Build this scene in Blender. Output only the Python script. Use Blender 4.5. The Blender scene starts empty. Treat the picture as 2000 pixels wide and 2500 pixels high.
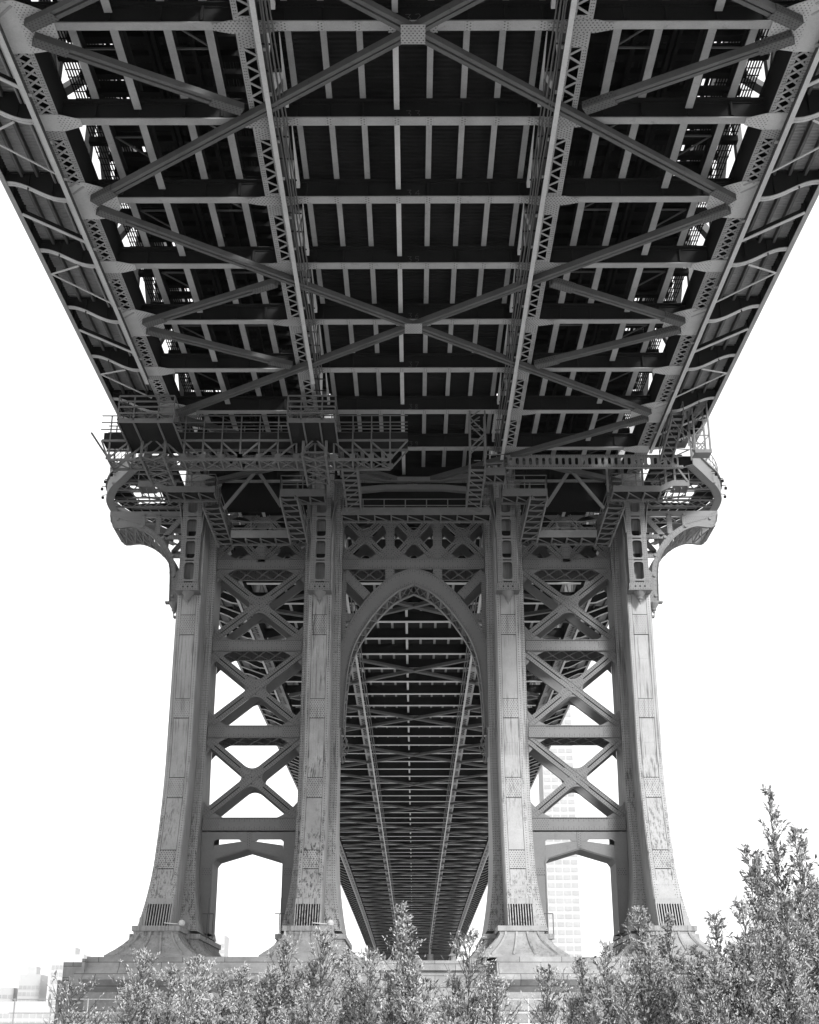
import bpy, math, random
import numpy as np
from mathutils import Vector
R = math.radians
SC = bpy.context.scene
COL = SC.collection

# ------------------------------------------------------------------ camera, sky, sun, exposure
cam = bpy.data.objects.new("camera", bpy.data.cameras.new("camera"))
COL.objects.link(cam)
cam.location = (0, 0, 3.0)
cam.rotation_euler = (math.pi/2 + 0.3858, 0, 0.0034)
cam.data.lens = 46.56; cam.data.sensor_width = 36; cam.data.clip_start = 0.1; cam.data.clip_end = 6000
SC.camera = cam
SUN_EL, SUN_AZ = 30, 28          # elevation; degrees to the right of straight behind the camera
w = bpy.data.worlds.new("World"); SC.world = w; w.use_nodes = True
nt = w.node_tree; bg = nt.nodes["Background"]
sky = nt.nodes.new("ShaderNodeTexSky"); sky.sky_type = 'NISHITA'; sky.sun_disc = False
sky.sun_elevation = R(SUN_EL); sky.sun_rotation = R(180 - SUN_AZ)
sky.dust_density = 3.0; sky.air_density = 1.0
bw = nt.nodes.new("ShaderNodeRGBToBW")
nt.links.new(sky.outputs[0], bw.inputs[0])
pw = nt.nodes.new("ShaderNodeMath"); pw.operation = 'POWER'; pw.inputs[1].default_value = 0.3      # thin bright overcast: an even sky
ml = nt.nodes.new("ShaderNodeMath"); ml.operation = 'MULTIPLY'; ml.inputs[1].default_value = 1.3
nt.links.new(bw.outputs[0], pw.inputs[0]); nt.links.new(pw.outputs[0], ml.inputs[0]); nt.links.new(ml.outputs[0], bg.inputs[0])
bg.inputs[1].default_value = 0.15
sl = bpy.data.lights.new("sun", 'SUN'); sl.energy = 1.0; sl.angle = R(12); sl.color = (1, 1, 1)
sun = bpy.data.objects.new("sun", sl); COL.objects.link(sun)
sd = Vector((math.sin(R(SUN_AZ))*math.cos(R(SUN_EL)), -math.cos(R(SUN_AZ))*math.cos(R(SUN_EL)), math.sin(R(SUN_EL))))
sun.rotation_euler = sd.to_track_quat('Z', 'Y').to_euler()
SC.view_settings.view_transform = 'Standard'; SC.view_settings.look = 'None'
SC.view_settings.exposure = 2.55; SC.view_settings.gamma = 1.0
SC.cycles.max_bounces = 6; SC.cycles.diffuse_bounces = 1; SC.cycles.glossy_bounces = 2
SC.cycles.use_denoising = True

# ------------------------------------------------------------------ mesh builder
class MB:
    def __init__(s): s.v = []; s.f = []; s.m = []; s.a = []; s.b = []
    def face(s, pts, uv, hw=9.0, k=0, mi=0):
        n = len(s.v); s.v += [tuple(p) for p in pts]; s.f.append(tuple(range(n, n+len(pts))))
        s.m.append(mi); s.a += [tuple(q) for q in uv]; s.b += [(hw, k)]*len(pts)
    def quad(s, p0, p1, p2, p3, k=0, mi=0, u0=0.0):
        p0, p1, p2, p3 = Vector(p0), Vector(p1), Vector(p2), Vector(p3)
        lu = (p1-p0).length; lv = (p3-p0).length
        if lu >= lv: h = lv/2; uv = [(u0, -h), (u0+lu, -h), (u0+lu, h), (u0, h)]
        else: h = lu/2; uv = [(u0, -h), (u0, h), (u0+lv, h), (u0+lv, -h)]
        s.face((p0, p1, p2, p3), uv, h, k, mi)
    def box(s, x0, x1, y0, y1, z0, z1, k=0, mi=0):
        if x0 > x1: x0, x1 = x1, x0
        a = [(x0,y0,z0),(x1,y0,z0),(x1,y1,z0),(x0,y1,z0),(x0,y0,z1),(x1,y0,z1),(x1,y1,z1),(x0,y1,z1)]
        for i in ((3,2,1,0),(4,5,6,7),(0,1,5,4),(1,2,6,5),(2,3,7,6),(3,0,4,7)):
            s.quad(*[a[j] for j in i], k=k, mi=mi)
    def bar(s, a, b, w, h, up=(0, 0, 1), k=0, mi=0, off=(0, 0)):
        a = Vector(a); b = Vector(b); d = (b-a).normalized(); up = Vector(up)
        sd_ = d.cross(up)
        if sd_.length < 1e-5: sd_ = d.cross(Vector((1, 0, 0)))
        sd_.normalize(); t = sd_.cross(d)
        o = sd_*off[0] + t*off[1]; a = a+o; b = b+o
        c = [(-w/2, -h/2), (w/2, -h/2), (w/2, h/2), (-w/2, h/2)]
        A = [a+sd_*x+t*y for x, y in c]; B = [b+sd_*x+t*y for x, y in c]
        for i in range(4):
            j = (i+1) % 4; s.quad(A[j], A[i], B[i], B[j], k=k, mi=mi)
        s.quad(*A, mi=mi); s.quad(*B[::-1], mi=mi)
    def prism(s, poly, ax, c0, c1, k=0, mi=0, ks=0):
        def P(q, c):
            return (q[0], c, q[1]) if ax == 'y' else ((c, q[0], q[1]) if ax == 'x' else (q[0], q[1], c))
        s.face([P(q, c0) for q in poly], poly, 9.0, k, mi); s.face([P(q, c1) for q in poly[::-1]], poly[::-1], 9.0, k, mi)
        n = len(poly)
        for i in range(n):
            j = (i+1) % n; s.quad(P(poly[i], c0), P(poly[j], c0), P(poly[j], c1), P(poly[i], c1), k=ks, mi=mi)
    def ring(s, outer, inner, ax, c0, c1, k=0, mi=0, closed=True):
        def P(q, c):
            return (q[0], c, q[1]) if ax == 'y' else ((c, q[0], q[1]) if ax == 'x' else (q[0], q[1], c))
        n = len(outer)
        u = 0.0
        for i in range(n if closed else n-1):
            j = (i+1) % n
            o0, o1, i0, i1 = outer[i], outer[j], inner[i], inner[j]
            L = math.hypot(o1[0]-o0[0], o1[1]-o0[1]); W = math.hypot(o0[0]-i0[0], o0[1]-i0[1])
            for c, rv in ((c0, 0), (c1, 1)):
                p = [P(o0, c), P(o1, c), P(i1, c), P(i0, c)]; uv = [(u, -W/2), (u+L, -W/2), (u+L, W/2), (u, W/2)]
                s.face(p, uv, W/2, k, mi)
            u += L
            s.quad(P(o0, c0), P(o1, c0), P(o1, c1), P(o0, c1), mi=mi); s.quad(P(i0, c0), P(i1, c0), P(i1, c1), P(i0, c1), mi=mi)
        if not closed:
            for e in (0, n-1): s.quad(P(outer[e], c0), P(inner[e], c0), P(inner[e], c1), P(outer[e], c1), mi=mi)
    def tube(s, pts, r, n=6, mi=0):
        pts = [Vector(p) for p in pts]; rings = []
        for i, p in enumerate(pts):
            d = (pts[min(i+1, len(pts)-1)]-pts[max(i-1, 0)]).normalized()
            x = d.cross(Vector((0, 0, 1)))
            if x.length < 1e-3: x = d.cross(Vector((1, 0, 0)))
            x.normalize(); y = x.cross(d); rr = r[i] if isinstance(r, (list, tuple)) else r
            rings.append([p+x*math.cos(2*math.pi*j/n)*rr+y*math.sin(2*math.pi*j/n)*rr for j in range(n)])
        for A, B in zip(rings, rings[1:]):
            for j in range(n): q = (j+1) % n; s.quad(A[j], A[q], B[q], B[j], mi=mi)
        s.face(rings[0], [(0, 0)]*n, mi=mi); s.face(rings[-1][::-1], [(0, 0)]*n, mi=mi)
    def loft(s, secs, k=0, mi=0, cap=True):
        # secs: list of closed loops of 3-D points with equal counts
        u = 0.0
        for A, B in zip(secs, secs[1:]):
            n = len(A); L = (Vector(B[0])-Vector(A[0])).length
            for j in range(n):
                q = (j+1) % n; W = (Vector(A[j])-Vector(A[q])).length
                uv = [(u, -W/2), (u, W/2), (u+L, W/2), (u+L, -W/2)]
                s.face([A[j], A[q], B[q], B[j]], uv, W/2, k, mi)
            u += L
        if cap:
            for A in (secs[0][::-1], secs[-1]): s.face(A, [(p[0], p[1]) for p in A], mi=mi)
    def lathe(s, prof, c, n=12, mi=0):
        secs = [[(c[0]+r*math.cos(2*math.pi*j/n), c[1]+r*math.sin(2*math.pi*j/n), c[2]+z) for j in range(n)] for r, z in prof]
        s.loft(secs, mi=mi)
    def build(s, name, mats, parent=None, loc=(0, 0, 0), smooth=False):
        me = bpy.data.meshes.new(name); me.from_pydata(s.v, [], s.f)
        for m in (mats if isinstance(mats, (list, tuple)) else [mats]): me.materials.append(m)
        me.polygons.foreach_set('material_index', s.m)
        ua = me.uv_layers.new(name='along'); ua.data.foreach_set('uv', np.array(s.a, 'f').ravel())
        ub = me.uv_layers.new(name='edge'); ub.data.foreach_set('uv', np.array(s.b, 'f').ravel())
        if smooth: me.polygons.foreach_set('use_smooth', [True]*len(s.f))
        return obj(name, me, parent, loc)
def obj(name, me, parent=None, loc=(0, 0, 0)):
    o = bpy.data.objects.new(name, me); COL.objects.link(o); o.location = loc
    if parent: o.parent = parent
    return o
def thing(name, label, cat, loc=(0, 0, 0), group=None):
    o = bpy.data.objects.new(name, None); COL.objects.link(o); o.location = loc; o.empty_display_size = 0.5
    o['label'] = label; o['category'] = cat
    if group: o['group'] = group
    return o
def bez(a, c, b, n=6):
    return [((1-t)**2*a[0]+2*t*(1-t)*c[0]+t*t*b[0], (1-t)**2*a[1]+2*t*(1-t)*c[1]+t*t*b[1]) for t in [i/n for i in range(n+1)]]
def crom(p, n=5):
    out = []
    for i in range(len(p)-1):
        p0, p1, p2, p3 = p[max(i-1, 0)], p[i], p[i+1], p[min(i+2, len(p)-1)]
        for j in range(n):
            t = j/n
            out.append(tuple(0.5*((2*p1[q])+(-p0[q]+p2[q])*t+(2*p0[q]-5*p1[q]+4*p2[q]-p3[q])*t*t+(-p0[q]+3*p1[q]-3*p2[q]+p3[q])*t**3) for q in range(len(p1))))
    return out+[tuple(p[-1])]
def offs(line, d):
    out = []
    for i in range(len(line)):
        a = line[max(i-1, 0)]; b = line[min(i+1, len(line)-1)]
        tx, tz = b[0]-a[0], b[1]-a[1]; L = math.hypot(tx, tz) or 1
        out.append((line[i][0]-tz/L*d, line[i][1]+tx/L*d))
    return out

# ------------------------------------------------------------------ materials (all neutral grey: the photograph has no colour)
def mat(name, base, rough=0.6, var=0.15, scale=0.8, streak=0.0, rivet=0.0, fine=0.15, metal=0.0, patches=0.0, bump=0.0, spec=0.3):
    m = bpy.data.materials.new(name); m.use_nodes = True; n = m.node_tree.nodes; l = m.node_tree.links
    p = n['Principled BSDF']; p.inputs['Roughness'].default_value = rough; p.inputs['Metallic'].default_value = metal
    p.inputs['Specular IOR Level'].default_value = spec
    tc = n.new('ShaderNodeTexCoord'); oi = n.new('ShaderNodeObjectInfo')
    add = n.new('ShaderNodeVectorMath'); add.operation = 'MULTIPLY_ADD'; add.inputs[1].default_value = (1, 1, 1)
    cmb = n.new('ShaderNodeMath'); cmb.operation = 'MULTIPLY'; cmb.inputs[1].default_value = 57.0
    l.new(oi.outputs['Random'], cmb.inputs[0]); l.new(tc.outputs['Object'], add.inputs[0]); l.new(cmb.outputs[0], add.inputs[2])
    def noise(sc, det=4, vec=None, rg=0.6):
        t = n.new('ShaderNodeTexNoise'); t.inputs['Scale'].default_value = sc; t.inputs['Detail'].default_value = det; t.inputs['Roughness'].default_value = rg
        l.new(vec or add.outputs[0], t.inputs['Vector']); return t.outputs['Fac']
    def mth(op, a, b=None, c=None, cl=False):
        t = n.new('ShaderNodeMath'); t.operation = op; t.use_clamp = cl
        for i, q in enumerate((a, b, c)):
            if q is None: continue
            if isinstance(q, (int, float)): t.inputs[i].default_value = q
            else: l.new(q, t.inputs[i])
        return t.outputs[0]
    val = mth('MULTIPLY_ADD', mth('SUBTRACT', noise(scale, 5), 0.5), 2.6*var, 1.0)
    f = mth('MULTIPLY_ADD', mth('SUBTRACT', noise(13.0, 3), 0.5), 2.5*fine, 1.0)
    val = mth('MULTIPLY', val, f)
    if streak:
        mp = n.new('ShaderNodeMapping'); mp.inputs['Scale'].default_value = (8.0, 8.0, 0.30); l.new(add.outputs[0], mp.inputs[0])
        s_ = noise(1.0, 5, mp.outputs[0], 0.7)
        s2 = mth('MULTIPLY', mth('SUBTRACT', s_, 0.50), 9.0, cl=True)
        s2 = mth('MULTIPLY', s2, mth('MULTIPLY', mth('SUBTRACT', noise(0.30, 2), 0.38), 5.0, cl=True))
        val = mth('MULTIPLY', val, mth('MULTIPLY_ADD', s2, -streak, 1.0))
    if patches:
        s3 = mth('MULTIPLY', mth('SUBTRACT', noise(1.7, 6, None, 0.75), 0.60), 14.0, cl=True)
        val = mth('MULTIPLY', val, mth('MULTIPLY_ADD', s3, -patches, 1.0))
    if rivet:
        ua = n.new('ShaderNodeUVMap'); ua.uv_map = 'along'; ub = n.new('ShaderNodeUVMap'); ub.uv_map = 'edge'
        sa = n.new('ShaderNodeSeparateXYZ'); sb = n.new('ShaderNodeSeparateXYZ'); l.new(ua.outputs[0], sa.inputs[0]); l.new(ub.outputs[0], sb.inputs[0])
        u, v, hw, kd = sa.outputs[0], sa.outputs[1], sb.outputs[0], sb.outputs[1]
        d = mth('SUBTRACT', hw, mth('ABSOLUTE', v))
        def dots(uu, dd, pitch, r):
            du = mth('MULTIPLY', mth('ABSOLUTE', mth('SUBTRACT', mth('FRACT', mth('DIVIDE', uu, pitch)), 0.5)), pitch)
            r2 = mth('ADD', mth('MULTIPLY', du, du), mth('MULTIPLY', dd, dd))
            return mth('LESS_THAN', r2, r*r)
        r1 = dots(u, mth('SUBTRACT', d, 0.07), 0.16, 0.03)
        r1 = mth('MAXIMUM', r1, dots(mth('ADD', u, 0.08), mth('SUBTRACT', d, 0.19), 0.32, 0.03))
        row = mth('FLOOR', mth('DIVIDE', v, 0.12))
        dv = mth('MULTIPLY', mth('ABSOLUTE', mth('SUBTRACT', mth('FRACT', mth('DIVIDE', v, 0.12)), 0.5)), 0.12)
        r2_ = dots(mth('MULTIPLY_ADD', row, 0.075, u), dv, 0.15, 0.032)
        k1 = mth('COMPARE', kd, 1.0, 0.3); k2 = mth('COMPARE', kd, 2.0, 0.3)
        mk = mth('ADD', mth('MULTIPLY', k1, r1), mth('MULTIPLY', k2, r2_), cl=True)
        val = mth('MULTIPLY', val, mth('MULTIPLY_ADD', mk, -rivet, 1.0))
    col = mth('MULTIPLY', val, base)
    l.new(col, p.inputs['Base Color'])
    if bump:
        bp = n.new('ShaderNodeBump'); bp.inputs['Strength'].default_value = bump; bp.inputs['Distance'].default_value = 0.03
        l.new(noise(14.0, 4), bp.inputs['Height']); l.new(bp.outputs[0], p.inputs['Normal'])
    return m
STEEL = mat('grey_painted_steel', 0.27, rivet=0.75, var=0.26, patches=0.25)
TOWER = mat('weathered_tower_paint', 0.285, rivet=0.7, var=0.20, streak=0.60, patches=0.06)
PEEL = mat('peeling_tower_paint', 0.28, rivet=0.7, var=0.34, streak=0.85, patches=0.20)
BRACE = mat('shaded_tower_paint', 0.155, rivet=0.62, var=0.12, patches=0.12)  # same paint as the columns, darkened to deepen the shade between them
SHADE_SOOT = mat('shade_and_soot_steel', 0.020, rough=0.8, spec=0.04, rivet=0.5, var=0.35, scale=0.5)  # webs, decks, grooves: shade under the deck painted in, plus some soot
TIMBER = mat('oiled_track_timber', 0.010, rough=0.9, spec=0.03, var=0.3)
PALE = mat('pale_lit_steel', 0.42, rivet=0.6, var=0.2, patches=0.15)  # paler copy of the steel: sky and ground light put into the colour
MIDST = mat('dull_lateral_steel', 0.078, rivet=0.7, var=0.3, patches=0.35)
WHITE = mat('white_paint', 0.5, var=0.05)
CHALK = mat('chalk', 0.10, var=0.3, scale=8)
GALV = mat('galvanised_access_steel', 0.12, var=0.2, scale=2.0)

# ------------------------------------------------------------------ setting: ground, river
P = 5.525; T = 82.22; H0 = 38.62
YC = 85.8                                    # tower centre
def zn(y): return H0 - 0.0243*(T-y)
def zm(y):
    s = y-T
    return H0+0.0144*s-0.0144*s*s/448 if s < 448 else H0-0.0243*(s-448)
def ground():
    g = mat('dry_park_ground', 0.42, rough=0.95, var=0.3, scale=0.3, bump=0.4)
    b = MB(); b.box(-900, 900, -900, 97, -2.0, 1.2)
    o = b.build('ground', g); o['kind'] = 'structure'
    wt = mat('river_water', 0.40, rough=0.3, var=0.1, scale=0.05, spec=0.5, bump=0.6)  # pale base colour stands in for sky glare off the water
    b = MB(); b.box(-3000, 3000, 97, 5000, -3.0, 0.0)
    o = b.build('river', wt); o['kind'] = 'structure'
    b = MB(); b.box(-120, 120, 57.5, 75.6, 1.2, 3.9); b.box(-120, 120, 57.1, 57.5, 1.2, 4.0)
    o = b.build('terrace', g); o['kind'] = 'structure'
ground()

# ------------------------------------------------------------------ spans
CX = (-14.63, -6.096, 6.096, 14.63)
STR_C = (-4.73, -3.39, -2.03, 0.66, 2.03, 3.39, 4.73)
STR_O = (7.7, 9.25, 12.85)
def beam_mesh(lod=0):
    b = MB()
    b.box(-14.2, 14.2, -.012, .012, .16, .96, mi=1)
    b.box(-14.2, 14.2, -.10, .10, .052, .16, mi=1, k=1)
    b.box(-5.3, 5.3, -.25, .25, 0, .05); b.box(-13.9, -5.3, -.2, .2, .004, .05); b.box(5.3, 13.9, -.2, .2, .004, .05)
    if not lod:
        for x in STR_C+(-.66,): b.box(x-.16, x+.16, -.235, .235, -.008, -.001, k=2)
    b.box(-14.2, 14.2, -.2, .2, .96, 1.0, mi=1)
    b.box(-14.2, 14.2, -.06, .06, .84, .958, mi=1, k=1)
    for x in STR_C+(-0.66,)+STR_O+tuple(-x for x in STR_O)+(11.1, -11.1):
        b.box(x-.05, x+.05, -.16, -.0125, .162, .84, mi=1)
        if not lod: b.box(x-.012, x+.012, .0125, .16, .162, .84, mi=1)
    return b
def chord(b, cx, y0, y1, zf, outer, near):
    """one bottom chord of a stiffening truss: two webs, flange angles and lacing"""
    n = max(1, int((y1-y0)/P+.5)); st = (y1-y0)/n
    s = 1 if cx > 0 else -1
    for i in range(n):
        ya, yb = y0+i*st, y0+(i+1)*st; za, zb = zf(ya), zf(yb)
        for q in (-1, 1):
            x = cx+q*.40
            b.bar((x, ya, za+.75), (x, yb, zb+.75), .04, 1.4, mi=1)
            b.bar((x-q*.09, ya, za+.02), (x-q*.09, yb, zb+.02), .22, .04, k=1)
        b.bar((cx, ya, za+1.47), (cx, yb, zb+1.47), .95, .04, mi=1)
        # cover plates by the panel points
        b.bar((cx, ya-.55, zf(ya-.55)-.012), (cx, ya+1.15, zf(ya+1.15)-.012), .78, .02, k=2)
        if near > 0:
            y = ya+1.15; e = yb-.55; m = 7 if outer else 8; dy = (e-y)/m
            for j in range(m):
                a, c = y+j*dy, y+(j+1)*dy
                if outer:
                    b.bar((cx-.3, a, zf(a)-.005), (cx+.3, c, zf(c)-.005), .10, .02)
                    if near > 1: b.bar((cx+.3, a, zf(a)-.03), (cx-.3, c, zf(c)-.03), .10, .02)
                else:
                    q = s*(1 if j % 2 else -1)
                    b.bar((cx-.3*q, a, zf(a)-.005), (cx+.3*q, c, zf(c)-.005), .10, .02)
        else:
            for j in range(4): b.box(cx-.3, cx+.3, ya+1.6+j*.9, ya+1.85+j*.9, za-.01, za+.02)
def rail_line(b, x, y0, y1, zf, drop, near):
    n = max(1, int((y1-y0)/P)); st = (y1-y0)/n
    for i in range(n):
        ya, yb = y0+i*st, y0+(i+1)*st; za, zb = zf(ya)-drop, zf(yb)-drop
        b.bar((x, ya, za), (x, yb, zb), .20, .03)
        if near:
            b.bar((x, ya, za+.17), (x, yb, zb+.17), .03, .31, mi=1)
            b.bar((x, ya, za+.33), (x, yb, zb+.33), .14, .02, mi=1)
            for t in (0.1, 0.55): b.box(x-.16, x+.16, ya+t*st-.08, ya+t*st+.08, za+.345, za+drop-.03)
def truss_web(b, cx, y0, y1, zf):
    n = int((y1-y0)/P+.5); st = (y1-y0)/n
    for i in range(n):
        ya, yb = y0+i*st, y0+(i+1)*st; za, zb = zf(ya), zf(yb)
        b.bar((cx, ya, za+1.5), (cx, ya, za+7.0), .45, .3)
        u = 1 if i % 2 else -1
        p, q = (za+1.5, zb+7.0) if u > 0 else (za+7.0, zb+1.5)
        b.bar((cx, ya+.2, p), (cx, yb-.2, q), .4, .35)
        b.bar((cx, ya, za+7.4), (cx, yb, zb+7.4), .85, .8)
def zigzag(b, x0, x1, y0, y1, zf, dz, pitch, amp, mi=0):
    y = y0
    while y < y1:
        h = pitch/2
        z0, z1, z2 = zf(y)+dz, zf(y+h)+dz, zf(y+pitch)+dz
        b.quad((x0, y, z0), (x1, y, z0), (x1, y+h*.55, z1), (x0, y+h*.55, z1), mi=mi)
        b.quad((x0, y+h*.55, z1), (x1, y+h*.55, z1), (x1, y+h, z1+amp), (x0, y+h, z1+amp), mi=mi)
        b.quad((x0, y+h, z1+amp), (x1, y+h, z1+amp), (x1, y+h*1.55, z1+amp), (x0, y+h*1.55, z1+amp), mi=mi)
        b.quad((x0, y+h*1.55, z1+amp), (x1, y+h*1.55, z1+amp), (x1, y+pitch, z2), (x0, y+pitch, z2), mi=mi)
        y += pitch
    b.quad((x0, y0, zf(y0)+dz+amp+.15), (x1, y0, zf(y0)+dz+amp+.15), (x1, y1, zf(y1)+dz+amp+.15), (x0, y1, zf(y1)+dz+amp+.15), mi=mi)
def scurve(n=10):
    out = []
    for i in range(n+1):
        t = i/n; x = 15.25+2.9*t; q = min(1, max(0, (t-.06)/.88)); out.append((x, .9*(q*q*(3-2*q))))
    return out
def bracket_mesh(s, lod=0):
    b = MB(); c = scurve(5 if lod else 12); cc = [(s*x, z) for x, z in c]
    b.prism(cc+[(s*18.15, 1.42), (s*15.1, 1.42)], 'y', -.015, .015, mi=1)
    up = [(x, z+.045) for x, z in cc]
    b.ring(cc, up, 'y', -.15, .15, closed=False)
    b.box(s*15.1, s*18.1, -.1, .1, 1.42, 1.47, mi=1)
    if not lod:
        for x in (16.0, 17.1): b.box(s*x-.02, s*x+.02, -.1, -.016, .25+.3*(x > 17), 1.4, mi=1)
        b.box(s*14.98, s*15.35, -.18, .18, -.02, .0-.004, k=2)
    return b
def lateral(b, p, q, near=True, d=0.0):
    (x0, y0, z0), (x1, y1, z1) = p, q
    a, c = (x0, y0, z0-.2-d), (x1, y1, z1-.2-d)
    if near:
        b.bar(a, c, .17, .30, off=(-.125, 0), k=0); b.bar(a, c, .17, .26, off=(.125, 0.0), k=0)
        b.bar(a, c, .12, .05, off=(0, .08))
        A, C = Vector(a), Vector(c); L = (C-A).length; t = (C-A)/L
        for e in ((0, 1.3), (L-1.3, L)):
            b.bar(A+t*e[0], A+t*e[1], .46, .03, off=(0, -.17), k=2)
            b.bar(A+t*e[0], A+t*e[1], .03, .30, off=(-.225, 0), k=2)
    else: b.bar(a, c, .40, .26)

def side_span():
    root = thing('side_span', 'riveted underside of the nearer bridge span, dark floor beams and X bracing overhead', 'bridge span', (0, 0, 0), 'spans of the suspension bridge')
    me = None
    for n in range(20, 41):
        y = T-(40-n)*P
        if me is None: o = beam_mesh().build('floor_beam', [STEEL, SHADE_SOOT], root, (0, y, zn(y))); me = o.data
        else: obj('floor_beam', me, root, (0, y, zn(y)))
    y0 = T-20*P; yv = T-9*P
    # bottom chords
    for cx in CX:
        b = MB(); outer = abs(cx) > 10
        chord(b, cx, y0, yv, zn, outer, 0); chord(b, cx, yv, T, zn, outer, 2)
        b.build('truss_chord', [STEEL, SHADE_SOOT], root)
        b = MB(); truss_web(b, cx, y0, T, zn); b.build('truss_web', [MIDST], root)
    # gussets
    for n in range(31, 41):
        y = T-(40-n)*P; z = zn(y)
        for cx in CX:
            b = MB(); s = 1 if cx > 0 else -1; outer = abs(cx) > 10
            if not outer:
                poly = [(-1.2, -.17), (-.55, -.34), (.55, -.34), (1.2, -.17), (1.2, .17), (.55, .34), (-.55, .34), (-1.2, .17)]
                b.prism([(cx+x, yy) for x, yy in poly], 'z', -.045, -.025, k=2)
            elif n % 2:
                poly = [(.42, -.5), (-.5, -.5), (-1.25, -.22), (-1.25, .22), (-.5, .5), (.42, .5)]
                b.prism([(cx+s*x, yy) for x, yy in poly], 'z', -.045, -.025, k=0)
                b.prism([(cx+s*x, yy) for x, yy in [(-.35, -.47), (-.5, -.47), (-1.2, -.2), (-1.2, .2), (-.5, .47), (-.35, .47)]], 'z', -.053, -.046, k=2)
            else:
                poly = [(.45, -1.35), (-.45, -1.35), (-.95, -1.1), (-1.6, -.7), (-1.6, .5), (-1.2, 1.2), (-.4, 1.35), (.45, 1.35)]
                b.prism([(cx+s*x, yy) for x, yy in poly], 'z', -.045, -.025, k=0)
                b.prism([(cx+s*x, yy) for x, yy in [(-.38, -1.3), (-.45, -1.3), (-.92, -1.08), (-1.56, -.68), (-1.56, .48), (-1.18, 1.15), (-.38, 1.3)]], 'z', -.053, -.046, k=2)
            b.build('gusset_plate', [PALE if outer else STEEL], root, (0, y, z))
    # stringers
    def stringer(x, dz, h, wv, ya=y0):
        b = MB()
        for i in range(20):
            a = y0+i*P+.22; c = y0+(i+1)*P-.22
            b.bar((x, a, zn(a)+dz+.02), (x, c, zn(c)+dz+.02), wv, .04)
            b.bar((x, a, zn(a)+dz+h/2), (x, c, zn(c)+dz+h/2), .03, h-.05, mi=1)
            b.bar((x, a, zn(a)+dz+h), (x, c, zn(c)+dz+h), wv, .03, mi=1)
        b.build('stringer', [PALE if wv == .22 else STEEL, SHADE_SOOT], root)
    for x in STR_C: stringer(x, .985 if x != .66 else .985, .42, .24)
    stringer(-.66, .42, .95, .22)
    for s in (-1, 1):
        for x in STR_O: stringer(s*x, .985, .55, .30)
        stringer(s*11.1, .45, .95, .30)
    # decks
    b = MB(); zigzag(b, -5.05, 5.05, T-10*P, T, zn, 1.48, .27, .07)
    b.bar((0, y0, zn(y0)+1.55), (0, T-10*P, zn(T-10*P)+1.55), 10.1, .1); b.build('roadway_deck', [SHADE_SOOT], root)
    for s in (-1, 1):
        b = MB(); b.bar((s*9.35, y0, zn(y0)+6.9), (s*9.35, T, zn(T)+6.9), 8.0, .5); b.build('upper_roadway', [SHADE_SOOT], root)
        b = MB()
        for i in range(15):
            x = s*(12.5+i*.115); b.bar((x, y0, zn(y0)+2.3), (x, T, zn(T)+2.3), .045, .05)
        for i in range(26):
            x = s*(7.0+i*.22); b.bar((x, T-10*P, zn(T-10*P)+2.3), (x, T, zn(T)+2.3), .07, .05)
        for i in range(14):
            x = s*(7.1+i*.41); b.bar((x, T-10*P, zn(T-10*P)+3.6), (x+.3*s*(i % 3), T, zn(T)+3.4), .16, .1)
        y = T-10*P
        while y < T: b.bar((s*12.4, y, zn(y)+2.26), (s*14.15, y, zn(y)+2.26), .04, .03); y += .46
        b.build('walkway_grating', [TIMBER], root)
        for xr in (8.6, 10.05, 10.3):
            b = MB(); b.bar((s*xr, y0, zn(y0)+1.75), (s*xr, T, zn(T)+1.75), .14, .3); b.build('guard_timber', [TIMBER], root)
        tie = None
        for n in range(31, 41):
            for j in range(5):
                y = T-(41-n)*P+(j+.6)*P/5; ext = 14.15 if j in (1, 3) else 13.5
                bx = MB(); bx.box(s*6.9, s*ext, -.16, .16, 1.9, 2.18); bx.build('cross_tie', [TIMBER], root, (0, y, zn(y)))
        b = MB()
        for n in range(20, 31):
            for j in range(5):
                y = T-(41-n)*P+(j+.6)*P/5; b.box(s*6.9, s*13.4, y-.16, y+.16, zn(y)+1.9, zn(y)+2.18)
        o = b.build('cross_ties', [TIMBER], root); o['kind'] = 'stuff'
        # solid strips between the ties
        rnd = random.Random(5+s)
        b = MB()
        for n in range(31, 41):
            for j in range(5):
                y = T-(41-n)*P+(j+.6)*P/5
                for (xa, xb) in ((6.95, 8.5), (8.7, 10.0), (10.4, 13.25)):
                    if rnd.random() < .86: b.box(s*xa, s*xb, y-.48+rnd.random()*.1, y+.50+rnd.random()*.12, zn(y)+2.21, zn(y)+2.25)
        b.build('track_plank', [TIMBER], root)
        # sway struts between stringers
        for n in range(31, 41):
            y = T-(40-n)*P-P/2; z = zn(y)
            b = MB(); b.bar((s*7.8, y, z+1.35), (s*9.2, y, z+1.35), .07, .07); b.bar((s*7.8, y-.05, z+1.35), (s*9.1, y-1.4, z+1.3), .06, .06); b.build('sway_strut', [MIDST], root)
            b = MB(); b.bar((s*11.2, y, z+1.35), (s*12.7, y, z+1.35), .07, .07); b.bar((s*11.3, y+1.5, z+1.3), (s*12.7, y, z+1.35), .06, .06)
            b.build('sway_strut', [MIDST], root)
        # walkway outside the truss
        b = MB(); zigzag(b, s*15.1, s*18.1, T-11*P, T-P*.4, zn, 1.56, .22, .05)
        b.build('walkway_deck', [STEEL], root)
        b = MB(); b.bar((s*16.6, y0, zn(y0)+1.62), (s*16.6, T-11*P, zn(T-11*P)+1.62), 3.0, .1); b.build('walkway_deck', [STEEL], root)
        bm = None
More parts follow.
